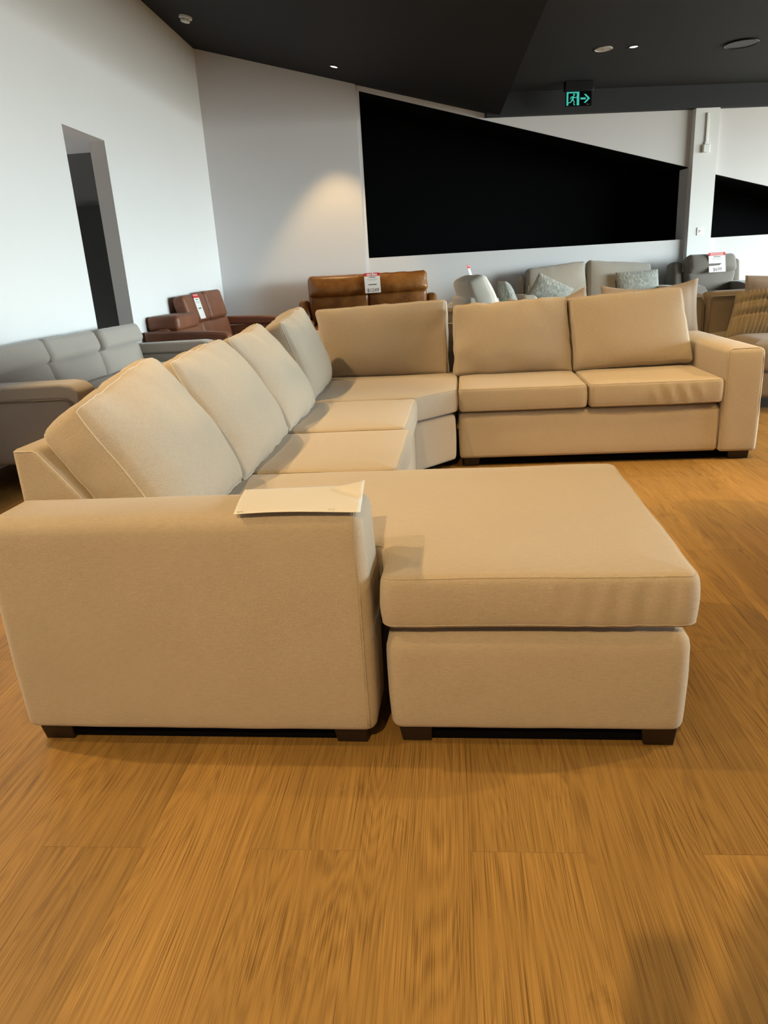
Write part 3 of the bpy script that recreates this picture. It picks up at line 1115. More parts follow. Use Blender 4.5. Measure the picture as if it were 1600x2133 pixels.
# seat cushions
def seat(poly, rad, z0, z1, seed, extra=None, belly=0.006, crown=0.006, seamz=0.017):
    cnt = sc(poly, rad, 0.022)
    def dsp(q, n, ins):
        k = 0.003 * nz(q, 5, seed) + 0.0016 * nz(q, 16, seed + 3)
        d = n * k + Vector((0, 0, 0.003 * nz(q, 3.5, seed + 9)))
        if extra: d += extra(q + ST, n)
        return d
    o = slab('seat_cushion', cnt, z0, z1, 0.020, 0.018, M_BEIGE, so, crown=crown, belly=belly, disp=dsp, levels=8, crown_in=(0.03, 0.07, 0.11))
    def track(z, ins):
        L = []
        oc = offset(cnt, ins)
        out = out_normals(cnt)
        for i, p in enumerate(oc):
            nn = out[i]
            q = Vector((p.x, p.y, z))
            tz = (z - z0) / (z1 - z0)
            q = q + Vector((nn.x, nn.y, 0)) * (belly * math.sin(math.pi * min(1, max(0, tz))))
            L.append(q + dsp(q, Vector((nn.x, nn.y, 0)), ins))
        return L
    tube('seam', track(z1 - 0.007, 0.005), 0.0018, M_SEAM2, o, closed=True, seg=5)
    tube('seam', track(z0 + 0.012, 0.001), 0.0016, M_SEAM2, o, closed=True, seg=5)
    return o


def chaise_wrinkle(p, n):
    if n.y < -0.5:
        a = max(0, min(1, (p.x - 0.16) / 0.14)) * max(0, min(1, (0.50 - p.x) / 0.05))
        t = max(0, math.sin(math.pi * (p.z - 0.345) / 0.139))
        ph = p.x + 0.16 * (p.z - 0.41) * -1.0
        w = math.sin(ph * 2 * math.pi / 0.058 + 1.6 * noise.noise(Vector((p.x * 9, p.z * 5, 2))))
        return n * (0.0075 * a * t * w)
    return Vector((0, 0, 0))


def right_wrinkle(p, n):
    if n.y < -0.5:
        a = max(0, min(1, (p.x - 1.02) / 0.1)) * max(0, min(1, (1.40 - p.x) / 0.1))
        t = max(0, math.sin(math.pi * (p.z - 0.345) / 0.139))
        return n * (0.006 * a * t * math.sin((p.x + 0.3 * p.z) * 2 * math.pi / 0.085))
    return Vector((0, 0, 0))


seat([(-0.90, 1.775), (-0.228, 1.775), (-0.205, 1.72), (-0.212, 1.553), (0.517, 1.548), (0.513, 2.532), (-0.90, 2.532)], [.03, .02, .02, .03, .03, .035, .02], 0.346, 0.484, 1, chaise_wrinkle)
seat(rect(-0.92, -0.252, 2.545, 3.238), 0.028, 0.346, 0.484, 2)
seat(rect(-0.94, -0.272, 3.252, 4.045), 0.028, 0.346, 0.486, 3)
seat([(-0.97, 4.06), (-0.282, 4.06), (-0.048, 4.322), (-0.048, 5.10), (-0.97, 5.10)], 0.03, 0.346, 0.487, 4)
seat(rect(-0.035, 0.706, 4.308, 5.10), 0.028, 0.343, 0.484, 5)
seat(rect(0.722, 1.466, 4.305, 5.10), 0.028, 0.343, 0.484, 6, right_wrinkle)

# back cushions
def bc(bl, br, tl, tr, th, seed, **kw):
    return cushion('back_cushion', sv3(bl), sv3(br), sv3(tl), sv3(tr), th, M_BEIGE, so, seed=seed, seam=M_SEAM if seed < 5 else M_SEAM2, **kw)


bc((-0.785, 1.79, .488), (-0.80, 2.44, .488), (-1.010, 1.80, .862), (-1.035, 2.40, .945), 0.135, 1, bulge=0.085, top_arc=0.010, pucker=0.009, edge_wave=0.010)
bc((-0.785, 2.415, .488), (-0.815, 3.245, .488), (-1.005, 2.44, .915), (-1.055, 3.19, .932), 0.135, 2, bulge=0.080, top_arc=0.004, pucker=0.008, edge_wave=0.010)
bc((-0.805, 3.25, .488), (-0.845, 4.05, .488), (-1.050, 3.26, .915), (-1.110, 4.00, .942), 0.135, 3, bulge=0.080, top_arc=0.0, pucker=0.008, edge_wave=0.010)
bc((-0.865, 4.08, .488), (-0.915, 4.97, .488), (-1.010, 4.10, .925), (-1.055, 4.88, .985), 0.135, 4, bulge=0.075, edge_wave=0.012, pucker=0.008)
bc((-0.93, 5.01, .488), (-0.118, 4.985, .488), (-1.02, 5.13, .945), (-0.118, 5.13, .972), 0.145, 5, bulge=0.06, pucker=0.008)
bc((-0.060, 4.875, .488), (0.697, 4.875, .484), (-0.055, 4.99, .935), (0.664, 4.985, .948), 0.15, 6, bulge=0.06, pucker=0.011, edge_wave=0.010)
bc((0.712, 4.865, .484), (1.452, 4.865, .510), (0.690, 4.985, .940), (1.385, 4.985, .968), 0.15, 7, bulge=0.06, pucker=0.006)

# block feet
for x0, x1, y0, y1 in ((-1.174, -1.080, 1.583, 1.69), (-0.361, -0.269, 1.583, 1.69), (-0.190, -0.103, 1.592, 1.70), (0.415, 0.500, 1.585, 1.70), (0.415, 0.500, 2.36, 2.46),
                       (1.53, 1.652, 4.345, 4.46), (-0.02, 0.08, 4.36, 4.46), (1.55, 1.652, 5.36, 5.47), (-1.174, -1.08, 3.9, 4.0), (-0.36, -0.30, 3.93, 4.02), (-0.18, -0.09, 4.42, 4.52), (-1.174, -1.08, 5.35, 5.46)):
    zt = 0.056
    v = [(x0 + .008, y0 + .008, 0), (x1 - .004, y0 + .008, 0), (x1 - .004, y1, 0), (x0 + .008, y1, 0), (x0, y0, zt), (x1, y0, zt), (x1, y1, zt), (x0, y1, zt)]
    mesh('foot', [sv3(p) for p in v], BOXF, M_DARKWOOD, so, smooth=True, bevel=(0.003, 2), sharp=40)
# black blocks filling the gap under the bases
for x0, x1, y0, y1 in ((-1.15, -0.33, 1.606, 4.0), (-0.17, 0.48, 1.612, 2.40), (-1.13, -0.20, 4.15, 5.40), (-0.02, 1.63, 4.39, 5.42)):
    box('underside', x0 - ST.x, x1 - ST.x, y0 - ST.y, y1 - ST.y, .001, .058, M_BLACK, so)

# the blank sheet on the near arm
ps = thing('paper_sheet', 'blank cream paper sheet lying back side up on the near sofa arm', 'paper', (-0.43, 1.66, 0.652))
A, B, Cc, Dd = Vector((-0.539, 1.545, .6505)), Vector((-0.242, 1.545, .6505)), Vector((-0.256, 1.745, .656)), Vector((-0.568, 1.742, .652))
v, f, nxp, nyp = [], [], 28, 18
for j in range(nyp + 1):
    for i in range(nxp + 1):
        a, b = i / nxp, j / nyp
        q = A * (1 - a) * (1 - b) + B * a * (1 - b) + Cc * a * b + Dd * (1 - a) * b
        q.z += 0.004 * math.sin(math.pi * b) + 0.003 * math.sin(math.pi * a * 1.3) * (1 - b)
        k = max(0, (a - 0.80) / 0.2) * max(0, (b - 0.35) / 0.65)
        q.z += 0.012 * k
        cr = max(0, 1 - abs((a - 0.80) * 1.0 - (b - 0.75) * -0.55) / 0.07) * (1 if a > .72 and b > .3 else 0)
        q.z -= 0.004 * cr
        v.append(q - Vector((-0.43, 1.66, 0.652)))
for j in range(nyp):
    for i in range(nxp):
        k = j * (nxp + 1) + i
        f.append((k, k + 1, k + nxp + 2, k + nxp + 1))
sh = mesh('sheet', v, f, M_PAPER, ps)
sd = sh.modifiers.new('thickness', 'SOLIDIFY')
sd.thickness = 0.0006
sd.offset = 1
for (a, b) in ((.035, .04), (.062, .045), (.76, .05), (.79, .045)):
    q = A * (1 - a) * (1 - b) + B * a * (1 - b) + Cc * a * b + Dd * (1 - a) * b - Vector((-0.43, 1.66, 0.652))
    q.z += .0032
    box('ink_speck', q.x - .003, q.x + .003, q.y - .001, q.y + .001, q.z, q.z + .0006, M_INKG, ps)


# ================================================================== price tickets
def ticket(label, loc, rz, w, h, lean, head, rows, price, price_mat, slash=False, head_rows=1):
    """hanging card; local x to the right, card leans back by `lean`, origin at its bottom centre"""
    t = thing('price_ticket', label, 'price tag', loc, rz, 'price tickets hung on sofa backs')
    cl, sl = math.cos(lean), math.sin(lean)
    P = lambda x, z, o=0.0: Vector((x, z * sl - o * cl, z * cl + o * sl))
    def plate(name, x0, x1, z0, z1, mat, o0, o1):
        v = [P(x0, z0, o0), P(x1, z0, o0), P(x1, z1, o0), P(x0, z1, o0), P(x0, z0, o1), P(x1, z0, o1), P(x1, z1, o1), P(x0, z1, o1)]
        return mesh(name, v, [(0, 3, 2, 1), (4, 5, 6, 7), (0, 1, 5, 4), (1, 2, 6, 5), (2, 3, 7, 6), (3, 0, 4, 7)], mat, t, smooth=False)
    plate('card', -w / 2, w / 2, 0, h, M_CARD, 0, .0012)
    hh = 0.16 * h
    plate('header', -w / 2, w / 2, h - hh, h, M_RED, .0010, .0022)
    xd, yd = P(1, 0) - P(0, 0), P(0, 1) - P(0, 0)
    if head:
        text_mesh('header_text', head, hh * .72, M_CARD, t, P(0, h - hh * .58, .0024), xd, yd, 0.15, 0.002)
    else:
        for k in range(head_rows):
            z = h - hh * (0.3 + .42 * k)
            for j in range(9): plate('header_mark', -w * .38 + j * w * .086, -w * .38 + j * w * .086 + w * .055, z - hh * .11, z + hh * .11, M_CARD, .0020, .0026)
    if slash:
        v = [P(w * -.02, h - hh * .75, .0026), P(w * .03, h - hh * .75, .0026), P(w * .09, h, .0026), P(w * .03, h, .0026)]
        mesh('header_flash', v, [(0, 1, 2, 3)], M_CARD, t, smooth=False)
    for (zr, wr, th, m) in rows:
        plate('print_line', -w * wr / 2, w * wr / 2, h * zr - h * th / 2, h * zr + h * th / 2, m, .0010, .0016)
    if price:
        text_mesh('price', price, h * 0.25, price_mat, t, P(0, h * .13, .0018), xd, yd, 0.06, 0.0)
    return t


ROWS = [(.78, .42, .030, M_INK), (.70, .74, .012, M_INKG), (.665, .66, .012, M_INKG), (.63, .50, .012, M_INKG), (.42, .52, .040, M_INK)]

# ================================================================== grey sofa along the left wall
g = thing('grey_sofa', 'grey fabric three seat sofa with folded headrests against the left wall', 'sofa', (-2.27, 4.10, 0), R(92.3))
LG, DG = 3.0, 0.98
cnt = round_poly(rect(.04, LG - .04, .07, DG - .03), .04)
slab('base', cnt, .165, .30, .03, .03, M_GREY, g, belly=.004)
AW = .22
SW = (LG - 2 * AW) / 3
for k in range(3):
    x0 = AW + SW * k
    cnt = round_poly(rect(x0 + .004, x0 + SW - .004, .03, .76), .05, .04)
    slab('seat_cushion', cnt, .285, .475, .06, .03, M_GREY, g, crown=.018, belly=.012, crown_in=(.05, .10, .16), levels=5)
for k in range(3):
    x0 = AW + SW * k
    cushion('back_cushion', (x0 + .004, .70, .44), (x0 + SW - .004, .70, .44), (x0 + .004, .735, .700), (x0 + SW - .004, .735, .700), .23, M_GREY, g, seed=20 + k, r=.05, bulge=.07, pucker=.003, edge_wave=.002, nx=12, ny=10)
for k, (zb, zt, yf) in enumerate(((.690, .862, .69), (.690, .862, .69), (.695, .862, .65))):
    x0 = AW + SW * k
    hr = cushion('headrest', (x0 + .004, yf, zb), (x0 + SW - .004, yf, zb), (x0 + .004, yf + .055, zt), (x0 + SW - .004, yf + .055, zt), .955 - yf, M_GREY, g, seed=30 + k, r=.045, bulge=.015, pucker=.003, edge_wave=.002, side=.004, nx=12, ny=6)
for side in (0, 1):
    x0 = 0.0 if side == 0 else LG - AW
    cnt = round_poly(rect(x0 + .012, x0 + AW - .012, .06, DG - .02), .035, .04)
    am = slab('arm', cnt, .165, .56, .02, .03, M_GREY, g, belly=.004)
    # padded roll over the arm, turned down at its front
    prf = [(DG - .03, .555), (DG - .03, .650), (.12, .652), (.05, .640), (.012, .605), (.004, .54), (.012, .46), (.05, .46), (.055, .53), (.09, .555)]
    prism('arm_pad', prf, 0, x0 - .002, x0 + AW + .002, M_GREY, g, (.028, 5))
    for sx in (x0 - .003, x0 + AW + .003):
        tube('seam', [(sx, DG - .05, .560), (sx, .5, .560), (sx, .11, .558), (sx, .075, .535), (sx, .068, .47)], .003, M_CHAR, am, seg=5)
for x, y in ((.12, .14), (LG - .12, .14), (.12, DG - .1), (LG - .12, DG - .1)):
    prism('foot', [(x - .03, y - .03), (x + .03, y - .03), (x + .03, y + .03), (x - .03, y + .03)], 2, 0, .167, M_METAL, g, (.006, 2))

# ================================================================== chestnut leather sofa in the far left corner
b = thing('brown_leather_sofa', 'reddish brown leather sofa with raised headrests in the far left corner', 'sofa', (-2.44, 7.62, 0), R(91.8))
LB, DB = 2.62, 0.95
slab('base', round_poly(rect(.03, LB - .03, .08, DB - .04), .04), .14, .30, .03, .03, M_BROWN, b, belly=.004)
SWB = (LB - .30) / 2
for k in range(2):
    x0 = .15 + SWB * k
    slab('seat_cushion', round_poly(rect(x0 + .003, x0 + SWB - .003, .02, .72), .05, .04), .29, .46, .05, .03, M_BROWN, b, crown=.015, belly=.01, levels=5)
    cushion('back_cushion', (x0 + .003, .66, .44), (x0 + SWB - .003, .66, .44), (x0 + .003, .71, .735), (x0 + SWB - .003, .71, .735), .2, M_BROWN, b, seed=40 + k, r=.035, bulge=.03, pucker=.002, edge_wave=.002, nx=10, ny=8)
cushion('headrest', (.17, .60, .70), (.90, .60, .70), (.17, .60, .862), (.90, .60, .862), .34, M_BROWN, b, seed=45, r=.045, bulge=.01, pucker=.002, edge_wave=.0, side=.004, nx=10, ny=6)
cushion('headrest', (.93, .700, .745), (1.72, .700, .745), (.93, .775, 1.055), (1.72, .775, 1.070), .14, M_BROWN, b, seed=46, r=.04, bulge=.012, pucker=.002, edge_wave=.0, side=.004, nx=10, ny=8)
cushion('headrest', (1.735, .690, .745), (2.44, .690, .745), (1.735, .765, 1.085), (2.44, .765, 1.095), .14, M_BROWN, b, seed=47, r=.04, bulge=.012, pucker=.002, edge_wave=.0, side=.004, nx=10, ny=8)
for x0, zb in ((0.0, 0.0), (LB - .15, .02)):
    slab('arm', round_poly(rect(x0 + .03, x0 + .12, .10, DB - .03), .03), .14, .60, .02, .02, M_BROWN, b)
    prf = [(DB - .02, .60 + zb), (DB - .02, .715 + zb), (.30, .690 + zb), (.06, .670 + zb), (.01, .64 + zb), (.02, .585 + zb), (.10, .575 + zb)]
    prism('arm_pad', prf, 0, x0, x0 + .15, M_BROWN, b, (.03, 5))
for x, y in ((.10, .14), (LB - .1, .14), (.10, DB - .1), (LB - .1, DB - .1)):
    prism('foot', [(x - .02, y - .02), (x + .02, y - .02), (x + .02, y + .02), (x - .02, y + .02)], 2, 0, .143, M_METAL, b, (.004, 2))
Mb = Matrix.Translation((-2.44, 7.62, 0)) @ Matrix.Rotation(R(91.8), 4, 'Z')
tp = Mb @ Vector((1.34, .690, .765))
ticket('narrow white price ticket with red header on the reddish brown headrest', tp, R(91.8), .21, .30, .235, None, ROWS, '$1499' if False else None, M_INKP)

# ================================================================== tan leather two-seater on the back wall
def wall_thing(name, label, cat, u, off):
    """origin at the front left of a piece standing along the back wall, local +y goes to the wall"""
    q = wf(u, off, 0)
    return thing(name, label, cat, (q.x, q.y, 0), WA)


t = wall_thing('tan_leather_sofa', 'glossy tan leather two seat recliner sofa against the back wall', 'sofa', 1.08, 1.02)
LT = 2.05
slab('base', round_poly(rect(.05, LT - .05, .06, .92), .04), .10, .32, .03, .03, M_TAN, t)
for k in range(2):
    x0, x1 = .165 + .86 * k, .165 + .86 * (k + 1)
    slab('seat_cushion', round_poly(rect(x0 + .003, x1 - .003, .02, .66), .05, .04), .31, .50, .06, .03, M_TAN, t, crown=.02, belly=.015, levels=5)
    cushion('back_cushion', (x0 + .004, .58, .47), (x1 - .004, .58, .47), (x0 + .004, .48, .905), (x1 - .004, .48, .905), .28, M_TAN, t, seed=50 + k, r=.05, bulge=.05, pucker=.004, edge_wave=.004, nx=12, ny=10)
    dz = .01 * k
    cushion('headrest', (x0 + .004, .40, .900 + .0 * k), (x1 - .004, .40, .900 + dz), (x0 + .004, .46, 1.178 - .004 * k), (x1 - .004, .46, 1.172 + .0 * k), .20, M_TAN, t, seed=55 + k, r=.05, bulge=.055, pucker=.006, edge_wave=.006, nx=14, ny=10, side=.012)
    box('headrest_bracket', (x0 + x1) / 2 - .15, (x0 + x1) / 2 + .15, .60, .70, .86, 1.0, M_METAL, t, (.01, 2))
for x0, sgn in ((0, -1), (LT - .17, 1)):
    am = cushion('arm', (x0, .02, .12), (x0 + .17, .02, .12), (x0 - .02, .06, .60), (x0 + .19, .06, .60), .88, M_TAN, t, seed=60 + sgn, r=.05, bulge=.03, pucker=.003, edge_wave=.002, nx=6, ny=10)
    cushion('arm_wing', (x0 + .01, .50, .58), (x0 + .16, .50, .58), (x0 + .01, .60, .86), (x0 + .16, .60, .86), .26, M_TAN, t, seed=63 + sgn, r=.05, bulge=.02, pucker=.003, edge_wave=.002, nx=6, ny=8)
for x, y in ((.15, .14), (LT - .15, .14), (.15, .85), (LT - .15, .85)):
    prism('foot', [(x - .03, y - .03), (x + .03, y - .03), (x + .03, y + .03), (x - .03, y + .03)], 2, 0, .103, M_METAL, t, (.004, 2))
tp = wf(2.15, .70, .905)
ticket('price ticket with red header and handwritten 1249 on the tan leather sofa', tp, WA, .225, .275, .16, 'HOT DEAL', ROWS, '$1249', M_INKP, slash=True)

# ================================================================== greige two-seater on the back wall
t = wall_thing('greige_sofa', 'pale greige fabric two seat sofa with sage cushions at the back wall', 'sofa', 4.24, 1.05)
LS = 2.42
slab('base', round_poly(rect(.04, LS - .04, .06, .94), .04), .10, .34, .03, .03, M_GREIGE, t)
box('back_frame', .20, LS - .20, .82, .98, .30, .86, M_GREIGE, t, (.04, 4))
for k, (x0, x1, z0, z1) in enumerate(((.25, 1.19, 1.095, 1.160), (1.20, 2.235, 1.160, 1.075))):
    slab('seat_cushion', round_poly(rect(x0, x1 - .005, .02, .72), .05, .04), .33, .50, .05, .03, M_GREIGE, t, crown=.02, belly=.015, levels=5)
    cushion('back_cushion', (x0, .52, .49), (x1 - .012, .52, .49), (x0 + .04, .64, z0), (x1 - .03, .64, z1), .17, M_GREIGE, t, seed=70 + k, r=.03, bulge=.06, pucker=.006, edge_wave=.01, nx=14, ny=12, seam=M_GREIGE)
for x0 in (0.0, LS - .25):
    cushion('arm', (x0 + .01, .03, .12), (x0 + .24, .03, .12), (x0, .03, .735), (x0 + .25, .03, .735), .93, M_GREIGE, t, seed=75 + int(x0), r=.07, bulge=.01, pucker=.003, edge_wave=.002, nx=6, ny=8, back_bulge=.01)
box('side_wing', .16, .26, .70, .96, .70, 1.02, M_GREIGE, t, (.04, 4))
for x, y in ((.12, .14), (LS - .12, .14), (.12, .85), (LS - .12, .85)):
    prism('foot', [(x - .03, y - .03), (x + .03, y - .03), (x + .03, y + .03), (x - .03, y + .03)], 2, 0, .103, M_DARKWOOD, t, (.004, 2))
G_TH = 'sage cushions on the greige sofa'


def cush_at(name, label, cat, loc, rz=0.0, group=None): return thing(name, label, cat, loc, rz, group)


q = wf(4.60, .86, .72)
c = cush_at('throw_cushion', 'sage slub cushion leaning sideways over the left arm of greige sofa', 'cushion', q, WA, G_TH)
pillow('cover', (.12, .02, .04), (.90, .10, -.42), (.42, -.05, .72), .60, .36, .15, M_SAGE, c, seed=3, ear=.03)
prism('tassel', [(-.215, .15), (-.20, .155), (-.185, .06), (-.225, .06)], 1, .0, .012, M_CHAR, c, (.003, 2))
q = wf(6.14, .60, .52)
c = cush_at('throw_cushion', 'upright sage slub rectangular cushion at the right end of greige sofa', 'cushion', q, WA, G_TH)
pillow('cover', (0, -.06, .24), (1, 0, .02), (0, .28, 1), .66, .44, .16, M_SAGE, c, seed=5, ear=.015)
prism('tassel', [(.335, .40), (.35, .39), (.345, .31), (.325, .31)], 1, .0, .012, M_CHAR, c, (.003, 2))

# ================================================================== charcoal recliner chair
t = wall_thing('recliner_chair', 'charcoal grey upholstered recliner armchair in the far right corner', 'armchair', 6.76, 1.08)
LR = 1.16
slab('base', round_poly(rect(.08, LR - .08, .06, .92), .05), .08, .34, .03, .03, M_CHAR, t)
slab('seat_cushion', round_poly(rect(.24, LR - .24, .0, .66), .06, .04), .33, .52, .06, .04, M_CHAR, t, crown=.02, belly=.015, levels=5)
slab('footrest', round_poly(rect(.26, LR - .26, -.015, .05), .02, .04), .14, .34, .03, .03, M_CHAR, t, belly=.01)
cushion('back_cushion', (.22, .52, .50), (LR - .22, .52, .50), (.20, .50, .905), (LR - .18, .50, .905), .24, M_CHAR, t, seed=80, r=.05, bulge=.05, pucker=.004, edge_wave=.002, nx=12, ny=10)
cushion('headrest', (.195, .44, .90), (LR - .18, .44, .90), (.205, .52, 1.165), (LR - .19, .52, 1.150), .22, M_CHAR, t, seed=81, r=.07, bulge=.045, pucker=.004, edge_wave=.004, nx=12, ny=10, side=.01)
for x0, s in ((.03, 0), (LR - .20, 1)):
    cushion('back_wing', (x0, .58, .55), (x0 + .17, .58, .55), (x0 + .01, .64, 1.06), (x0 + .16, .64, 1.06), .24, M_CHAR, t, seed=84 + s, r=.05, bulge=.02, pucker=.003, edge_wave=.002, nx=6, ny=10)
for x0, s in ((0, 0), (LR - .27, 1)):
    slab('arm', round_poly(rect(x0 + .03, x0 + .24, .06, .90), .04), .08, .62, .04, .03, M_CHAR, t, belly=.006)
    prf = [(.80, .60), (.80, .74), (.30, .735), (.10, .70), (.01, .63), (-.005, .55), (.03, .53), (.08, .58), (.16, .615)]
    prism('arm_pad', prf, 0, x0, x0 + .27, M_CHAR, t, (.04, 5))
for x, y in ((.18, .14), (LR - .18, .14), (.18, .85), (LR - .18, .85)):
    prism('foot', [(x - .03, y - .03), (x + .03, y - .03), (x + .03, y + .03), (x - .03, y + .03)], 2, 0, .083, M_METAL, t, (.004, 2))
tp = wf(7.375, .685, .885)
ticket('price ticket with red header and handwritten 699 on the charcoal recliner', tp, WA, .265, .285, .20, None, ROWS, '$699', M_INKP, head_rows=2)

# ================================================================== cream armchair turned sideways
t = thing('cream_armchair', 'off white fabric armchair turned sideways beside the tan leather sofa', 'armchair', wf(4.02, 2.55, 0), WA + R(90))
# local x: away from the camera, local y: towards its back (left in the picture)
LC = 1.38
slab('base', round_poly(rect(.03, LC - .03, .06, .90), .04), .10, .34, .03, .03, M_CREAM, t)
box('back_frame', .18, LC - .18, .74, .88, .30, .82, M_CREAM, t, (.04, 4))
for x0 in (0, LC - .24):
    za = .56 if x0 == 0 else .735
    cushion('arm', (x0, .03, .12), (x0 + .24, .03, .12), (x0, .03, za), (x0 + .24, .03, za), .88, M_CREAM, t, seed=90, r=.07, bulge=.01, pucker=.003, edge_wave=.002, nx=6, ny=8, back_bulge=.01)
slab('seat_cushion', round_poly(rect(.25, LC - .25, .02, .66), .05, .04), .33, .49, .05, .03, M_CREAM, t, crown=.02, belly=.015, levels=5)
cushion('back_cushion', (.14, .46, .48), (LC - .25, .46, .48), (.20, .66, 1.08), (LC - .31, .66, 1.08), .24, M_CREAM, t, seed=92, r=.05, bulge=.09, pucker=.006, edge_wave=.008, nx=10, ny=10, seam=M_CREAM)
for x, y in ((.12, .14), (LC - .12, .14), (.12, .82), (LC - .12, .82)):
    prism('foot', [(x - .03, y - .03), (x + .03, y - .03), (x + .03, y + .03), (x - .03, y + .03)], 2, 0, .103, M_DARKWOOD, t, (.004, 2))
q = wf(3.80, 1.75, .50)
c = cush_at('throw_cushion', 'pale sage cushion seen edge on, leaning in the cream armchair', 'cushion', q, WA)
pillow('cover', (.02, 0, .24), (.12, 1, .0), (-.35, .05, 1), .50, .50, .20, M_SAGE, c, seed=8, ear=.03)
q = wf(3.40, 1.62, .94)
ticket('price ticket with red top seen edge on over the cream armchair back', q, WA + R(68), .20, .27, .30, None, ROWS[:2], None, M_INKP)

# ================================================================== sand coloured modular sofa behind the sectional
t = thing('modular_sofa', 'sand linen modular sofa standing behind the big beige sectional', 'sofa', (-0.45, 5.72, 0))
ox, oy = -0.45, 5.72
mods = ((-0.45, 0.80), (0.81, 2.09), (2.10, 3.45))
for k, (x0, x1) in enumerate(mods):
    x0, x1 = x0 - ox, x1 - ox
    rr = [.06, .28 if k == 2 else .05, .04, .04]
    slab('base', round_poly(rect(x0 + .005, x1 - .005, .03, 1.28), rr, .05), .09, .30, .03, .04, M_SAND, t, belly=.004)
    slab('seat_cushion', round_poly(rect(x0 + .003, x1 - .003, .0, 1.06), [r_ + .01 for r_ in rr], .04), .295, .50, .05, .03, M_SAND, t, crown=.02, belly=.02, levels=6)
    bk = slab('back_rest', round_poly(rect(x0 + .004, x1 - .004, 1.04, 1.28), .05, .04), .28, .832 + .004 * k, .05, .03, M_SAND, t, crown=.006, belly=.006, crown_in=(.01, .03, .05))
    L = [(x0 + .02, 1.035, .50), (x0 + .02, 1.035, .77), (x0 + .05, 1.035, .805), (x1 - .05, 1.035, .805), (x1 - .02, 1.035, .77), (x1 - .02, 1.035, .50)]
    tube('seam', L, .005, M_SAND, bk)
    for xx in (x0 + .1, x1 - .15):
        for yy_ in (.25, 1.1):
            box('foot', xx - .03, xx + .03, yy_ - .03, yy_ + .03, 0, .092, M_METAL, t)


def rib(s, q):
    f1 = q - (0.40 - .30 * (s + .9) ** 1.0 * .5)
    f2 = q - (-0.18 - .22 * (s + .9) * .5)
    return (.006 * math.sin(s * 95)) - .022 * math.exp(-(f1 / .10) ** 2) - .022 * math.exp(-(f2 / .10) ** 2) + .016 * math.exp(-((f1 - .2) / .14) ** 2) + .016 * math.exp(-((f2 - .2) / .14) ** 2)


c = cush_at('ribbed_cushion', 'large ochre ribbed cushion with wavy folds on the sand modular sofa', 'cushion', (2.62, 6.42, .52))
o = pillow('cover', (.06, .06, .16), (1, .02, .03), (.34, .60, .72), .96, .48, .20, M_RIB, c, seed=11, n=120, ear=.02, rib=rib)
c = cush_at('throw_cushion', 'plain taupe linen cushion standing behind the ochre ribbed cushion', 'cushion', (2.66, 6.68, .53))
pillow('cover', (.02, .01, .20), (1, .05, -.06), (.05, .22, 1), .62, .44, .10, M_BLUSH, c, seed=13, flange=.03)
c = cush_at('throw_cushion', 'taupe flanged cushion peeking out behind the sectional, right of two', 'cushion', (1.54, 6.40, .52), 0.0, 'taupe cushions on the modular sofa')
pillow('cover', (-.01, .0, .22), (1, 0, .02), (.01, .30, 1), .78, .47, .15, M_BLUSH, c, seed=15, flange=.035, ear=.04, sag=.05)
c = cush_at('throw_cushion', 'taupe flanged cushion corner peeking out behind the sectional, left of two', 'cushion', (0.78, 6.40, .52), 0.0, 'taupe cushions on the modular sofa')
pillow('cover', (-.06, .0, .20), (1, 0, .10), (-.06, .30, 1), .64, .44, .15, M_BLUSH, c, seed=17, flange=.035, ear=.04, sag=.07)

# ================================================================== outside the frame: an armchair added to cast shadow, and the photographer
t = thing('armchair', 'beige armchair added out of view at the right to cast a floor shadow', 'armchair', (2.35, 2.85, 0))
slab('base', round_poly(rect(-.50, .45, -.50, .50), .05), .05, .34, .03, .03, M_BEIGE, t)
slab('seat_cushion', round_poly(rect(-.34, .46, -.33, .33), .04), .335, .50, .03, .02, M_BEIGE, t, crown=.01, belly=.01)
slab('back_rest', round_poly(rect(-.56, -.36, -.50, .50), .05), .05, .84, .05, .03, M_BEIGE, t)
for y in (-.50, .34):
    slab('arm', round_poly(rect(-.50, .45, y, y + .16), .04), .05, .62, .04, .03, M_BEIGE, t)
for x, y in ((-.48, -.44), (.36, -.44), (-.48, .36), (.36, .36)):
    box('foot', x, x + .08, y, y + .08, 0, .052, M_DARKWOOD, t)

M_CLOTH = fabric('navy_clothes', (0.02, 0.022, 0.03), (0.05, 0.055, 0.07), 0.006, 0.3)
M_SKIN = new_mat('skin', (0.52, 0.30, 0.21), 0.5, 0.4)
M_HAIR = new_mat('dark_hair', (0.02, 0.013, 0.01), 0.5, 0.4)


def skinned(name, chains, mat, parent, levels=1):
    """chains: lists of (point, radius); a chain may start at a point another chain already has, so limbs join"""
    bm = bmesh.new()
    lay = bm.verts.layers.skin.verify()
    seen = {}
    first = None
    for ch in chains:
        prev = None
        for p, r in ch:
            key = tuple(round(c, 5) for c in p)
            if key not in seen:
                v = bm.verts.new(p)
                v[lay].radius = (r, r)
                v[lay].use_root = prev is None
                seen[key] = v
            v = seen[key]
            if prev is not None and bm.edges.get((prev, v)) is None: bm.edges.new((prev, v))
            prev = v
    me = bpy.data.meshes.new(name)
    bm.to_mesh(me)
    bm.free()
    me.materials.append(mat)
    o = bpy.data.objects.new(name, me)
    COL.objects.link(o)
    o.parent = parent
    k = o.modifiers.new('skin', 'SKIN')
    k.use_smooth_shade = True
    o.modifiers.new('round', 'SUBSURF').levels = levels
    o.modifiers['round'].render_levels = levels
    return o


